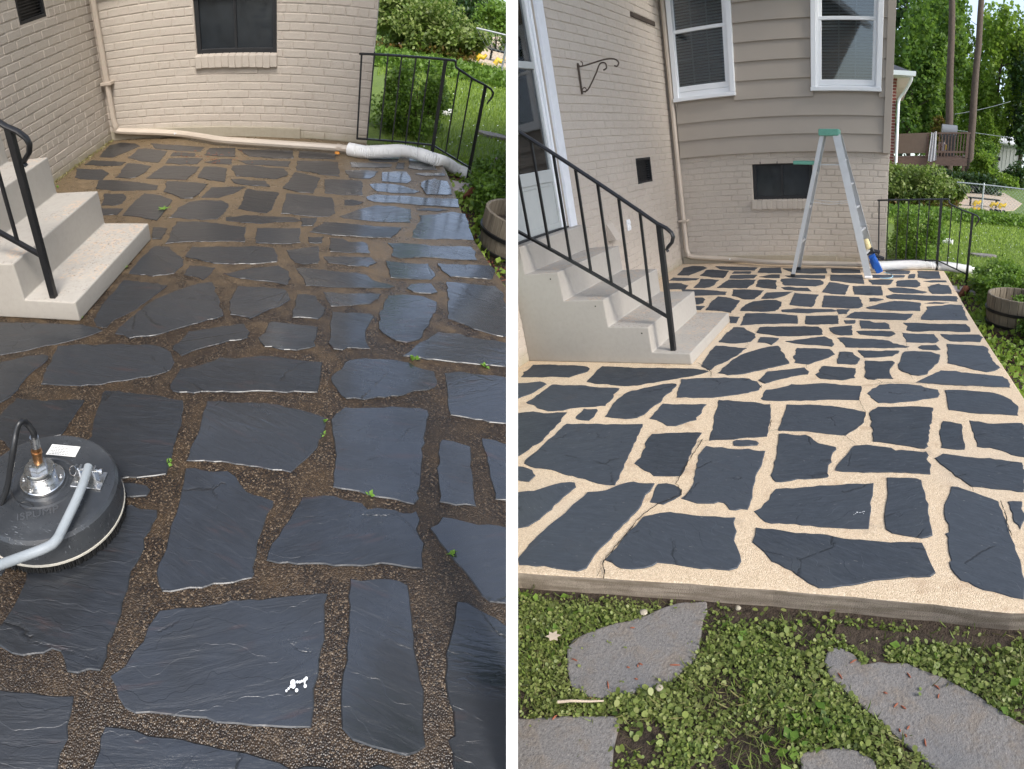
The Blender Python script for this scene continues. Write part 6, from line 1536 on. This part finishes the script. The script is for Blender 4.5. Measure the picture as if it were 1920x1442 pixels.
    for x, y, w in ((1077, 1237, 8), (1140, 1284, 10), (1186, 1177, 6), (1201, 1245, 6), (1266, 1247, 12), (1196, 1248, 4), (1193, 1273, 4), (1178, 1251, 4), (1600, 1240, 9), (1680, 1322, 7), (1694, 1326, 7), (1704, 1266, 8), (1756, 1288, 9), (1735, 1392, 8), (1687, 1369, 4), (1698, 1379, 4), (1703, 1364, 5), (1760, 1305, 6), (1575, 1267, 9), (1660, 1299, 5), (1110, 1311, 12), (1040, 1345, 7)):
        q = Vector(pl.at(x, y, 2, z + .002)); a = rng.uniform(0, 3.1); s = w * .0011; d = Vector((math.cos(a) * s, math.sin(a) * s, 0))
        lm.tube([q - d, q + Vector((rng.normal(0, .15), rng.normal(0, .15), .1)) * s * .4, q + d], [.0011, .0024, .0008], 5)
    tag(obj(pl, 'leaf_litter', lm, REDLEAF, loc=(2, -5.3, z)), kind='stuff')


def wet_details(pl):
    rng = np.random.default_rng(8)
    W = [('small weed in the joint beside the lower step corner', 232, 503, 5, .028), ('leafy weed in the joint above the oval flagstone', 776, 673, 6, .026), ('pale weed in the joint at the right patio frame edge', 908, 686, 6, .022),
         ('tiny weed left of the square slate, upper of two', 608, 790, 4, .016), ('tiny weed left of the square slate, lower of two', 607, 814, 4, .014), ('sprig of weed at the edge of the slanting dark slate', 846, 1041, 5, .022),
         ('tiny weed below the square slate', 694, 929, 4, .016), ('grassy sprig at the tip of the scratched slate', 316, 867, 5, .018), ('small weed at the step foot near the far flagstones', 150, 598, 4, .016), ('weed in the damp corner behind the top step', 108, 351, 5, .022)]
    for lab, x, y, n, s in W:
        q = pl.at(x, y, 2, .003); P = np.array([q]) + np.c_[rng.normal(0, s * .25, (n, 2)), np.zeros(n)]
        V, F = scatter(rng, P, rng.uniform(.7, 1.2, n) * s, LEAF, .35, .55)
        tag(leafy(pl, 'weed', V, F, LF_WEED, loc=tuple(q)), lab, 'weed', 'weeds in the joints of the wet patio')
    q = Vector(pl.at(306, 391, 2, .010)); st = []
    for k in range(10):
        r = .040 if k % 2 == 0 else .016; st.append((q.x + r * math.cos(k * .628 + .3), q.y + r * math.sin(k * .628 + .3), q.z + (.004 if k % 2 == 0 else .0)))
    mb = MB().prism(st, (0, 0, .0015)); mb.tube([q, q + Vector((.05, .012, .006))], .0012, 5)
    tag(obj(pl, 'green_leaf', mb, LF_WEED, loc=q), 'fresh green maple leaf lying on a wet flagstone near the steps', 'leaf')
    q = Vector(pl.at(632, 289, 2, .012)); mb = MB().lathe([(.006, 0), (.022, .004), (.018, .016), (.004, .02)], q, 7); tag(obj(pl, 'orange_leaf', mb, ORANGE, loc=q), 'curled orange leaf under the end of the beige downspout', 'leaf')
    lm = MB()
    for k in range(34):
        x, y = rng.uniform(330, 480), rng.uniform(283, 306)
        q = Vector(pl.at(x, y, 2, .008)); a = rng.uniform(0, 3.1); s = rng.uniform(.006, .016); lm.tube([q, q + Vector((math.cos(a) * s, math.sin(a) * s, .002)), q + Vector((math.cos(a + .5) * 2 * s, math.sin(a + .5) * 2 * s, 0))], [.001, .002, .0008], 5)
    tag(obj(pl, 'leaf_litter', lm, REDLEAF, loc=(1, -.6, 0)), kind='stuff')
    # moss line along the foot of the left wall
    P = np.stack([rng.uniform(.008, .05, 2600), rng.uniform(-2.3, -.03, 2600)], 1); P = P[rng.random(len(P)) < np.exp(-(P[:, 0] - .008) * 40)]
    P = np.c_[P, rng.uniform(0, .012, len(P))]; V, F = scatter(rng, P, rng.uniform(.006, .016, len(P)), LEAF, .8)
    tag(leafy(pl, 'moss', V, F, mat_leaf('moss', [(.13, .12, .03), (.24, .22, .06), (.38, .34, .20)], .1), loc=(0, -1, 0)), kind='stuff')


def divider():
    """White strip added between the two views; neither yard has such a board."""
    d0, th = 1.05, 1.05 * 22 / K
    fwd = Vector(-RCAM[:, 2]); upv = Vector(RCAM[:, 1]); o = Vector(CAMLOC)
    a = o + (fwd - upv * .74) * d0; b = o + (fwd + upv * .76) * d0
    P = [a, a + fwd * .16, b + fwd * .16, b]
    mb = MB().prism([(p.x - th / 2, p.y, p.z) for p in P], (th, 0, 0))
    me = bpy.data.meshes.new('added_divider'); me.from_pydata(mb.v, [], mb.f); finish(me, (.0008, 1), None); me.materials.append(simple('divider_white', (.88, .88, .88), .7, var=.02))
    ob = bpy.data.objects.new('added_divider', me); COL.objects.link(ob)  # added strip that parts the two views, no piece of either yard
    tag(ob, 'thin white strip added between the wet view and the dry view, part of neither yard', 'divider')


def clip_all():
    bpy.context.view_layer.update()
    X = Vector(RCAM[:, 0])
    for o, pl in PLACED:
        mw = o.matrix_world; me = o.data; n = len(me.vertices)
        co = np.empty(n * 3, np.float32); me.vertices.foreach_get('co', co); co = co.reshape(-1, 3)
        m = np.array(mw); w = co @ m[:3, :3].T + m[:3, 3]
        s = ((w - CAMLOC) @ RCAM[:, 0]) * pl.side
        if s.min() >= 0.001: continue
        if s.max() < 0.002:
            for c in list(o.children): c.parent = o.parent
            bpy.data.objects.remove(o); continue
        inv = mw.inverted(); p = inv @ (Vector(CAMLOC) + X * .001 * pl.side); nrm = (inv.to_3x3() @ (X * pl.side)).normalized()
        bm = bmesh.new(); bm.from_mesh(me)
        r = bmesh.ops.bisect_plane(bm, geom=bm.verts[:] + bm.edges[:] + bm.faces[:], plane_co=p, plane_no=nrm, clear_inner=True, clear_outer=False)
        if o.name.split('.')[0] not in ('foliage', 'crown', 'lawn', 'grass'):
            ed = [e for e in r['geom_cut'] if isinstance(e, bmesh.types.BMEdge)]
            try: bmesh.ops.edgeloop_fill(bm, edges=ed)
            except Exception: pass
        bm.to_mesh(me); bm.free()


for P_ in (WET, DRY):
    patio(P_); house(P_); steps(P_); stair_railing(P_); corner_railing(P_); downspout(P_); hoses(P_); yard(P_)
surface_cleaner(WET); wet_details(WET)
ladder(DRY); roller_tool(DRY); plant_bracket(DRY); front_lawn(DRY)
divider()
clip_all()
# drop anything left empty by the cut
for o in list(scene.objects):
    if o.type == 'EMPTY' and not o.children: bpy.data.objects.remove(o)
for P_ in (WET, DRY):
    print('SUN in', P_.key, np.round(P_.A.T @ sun_dir, 2), 'UP', np.round(P_.A.T @ np.array([0, 0, 1.0]), 2))
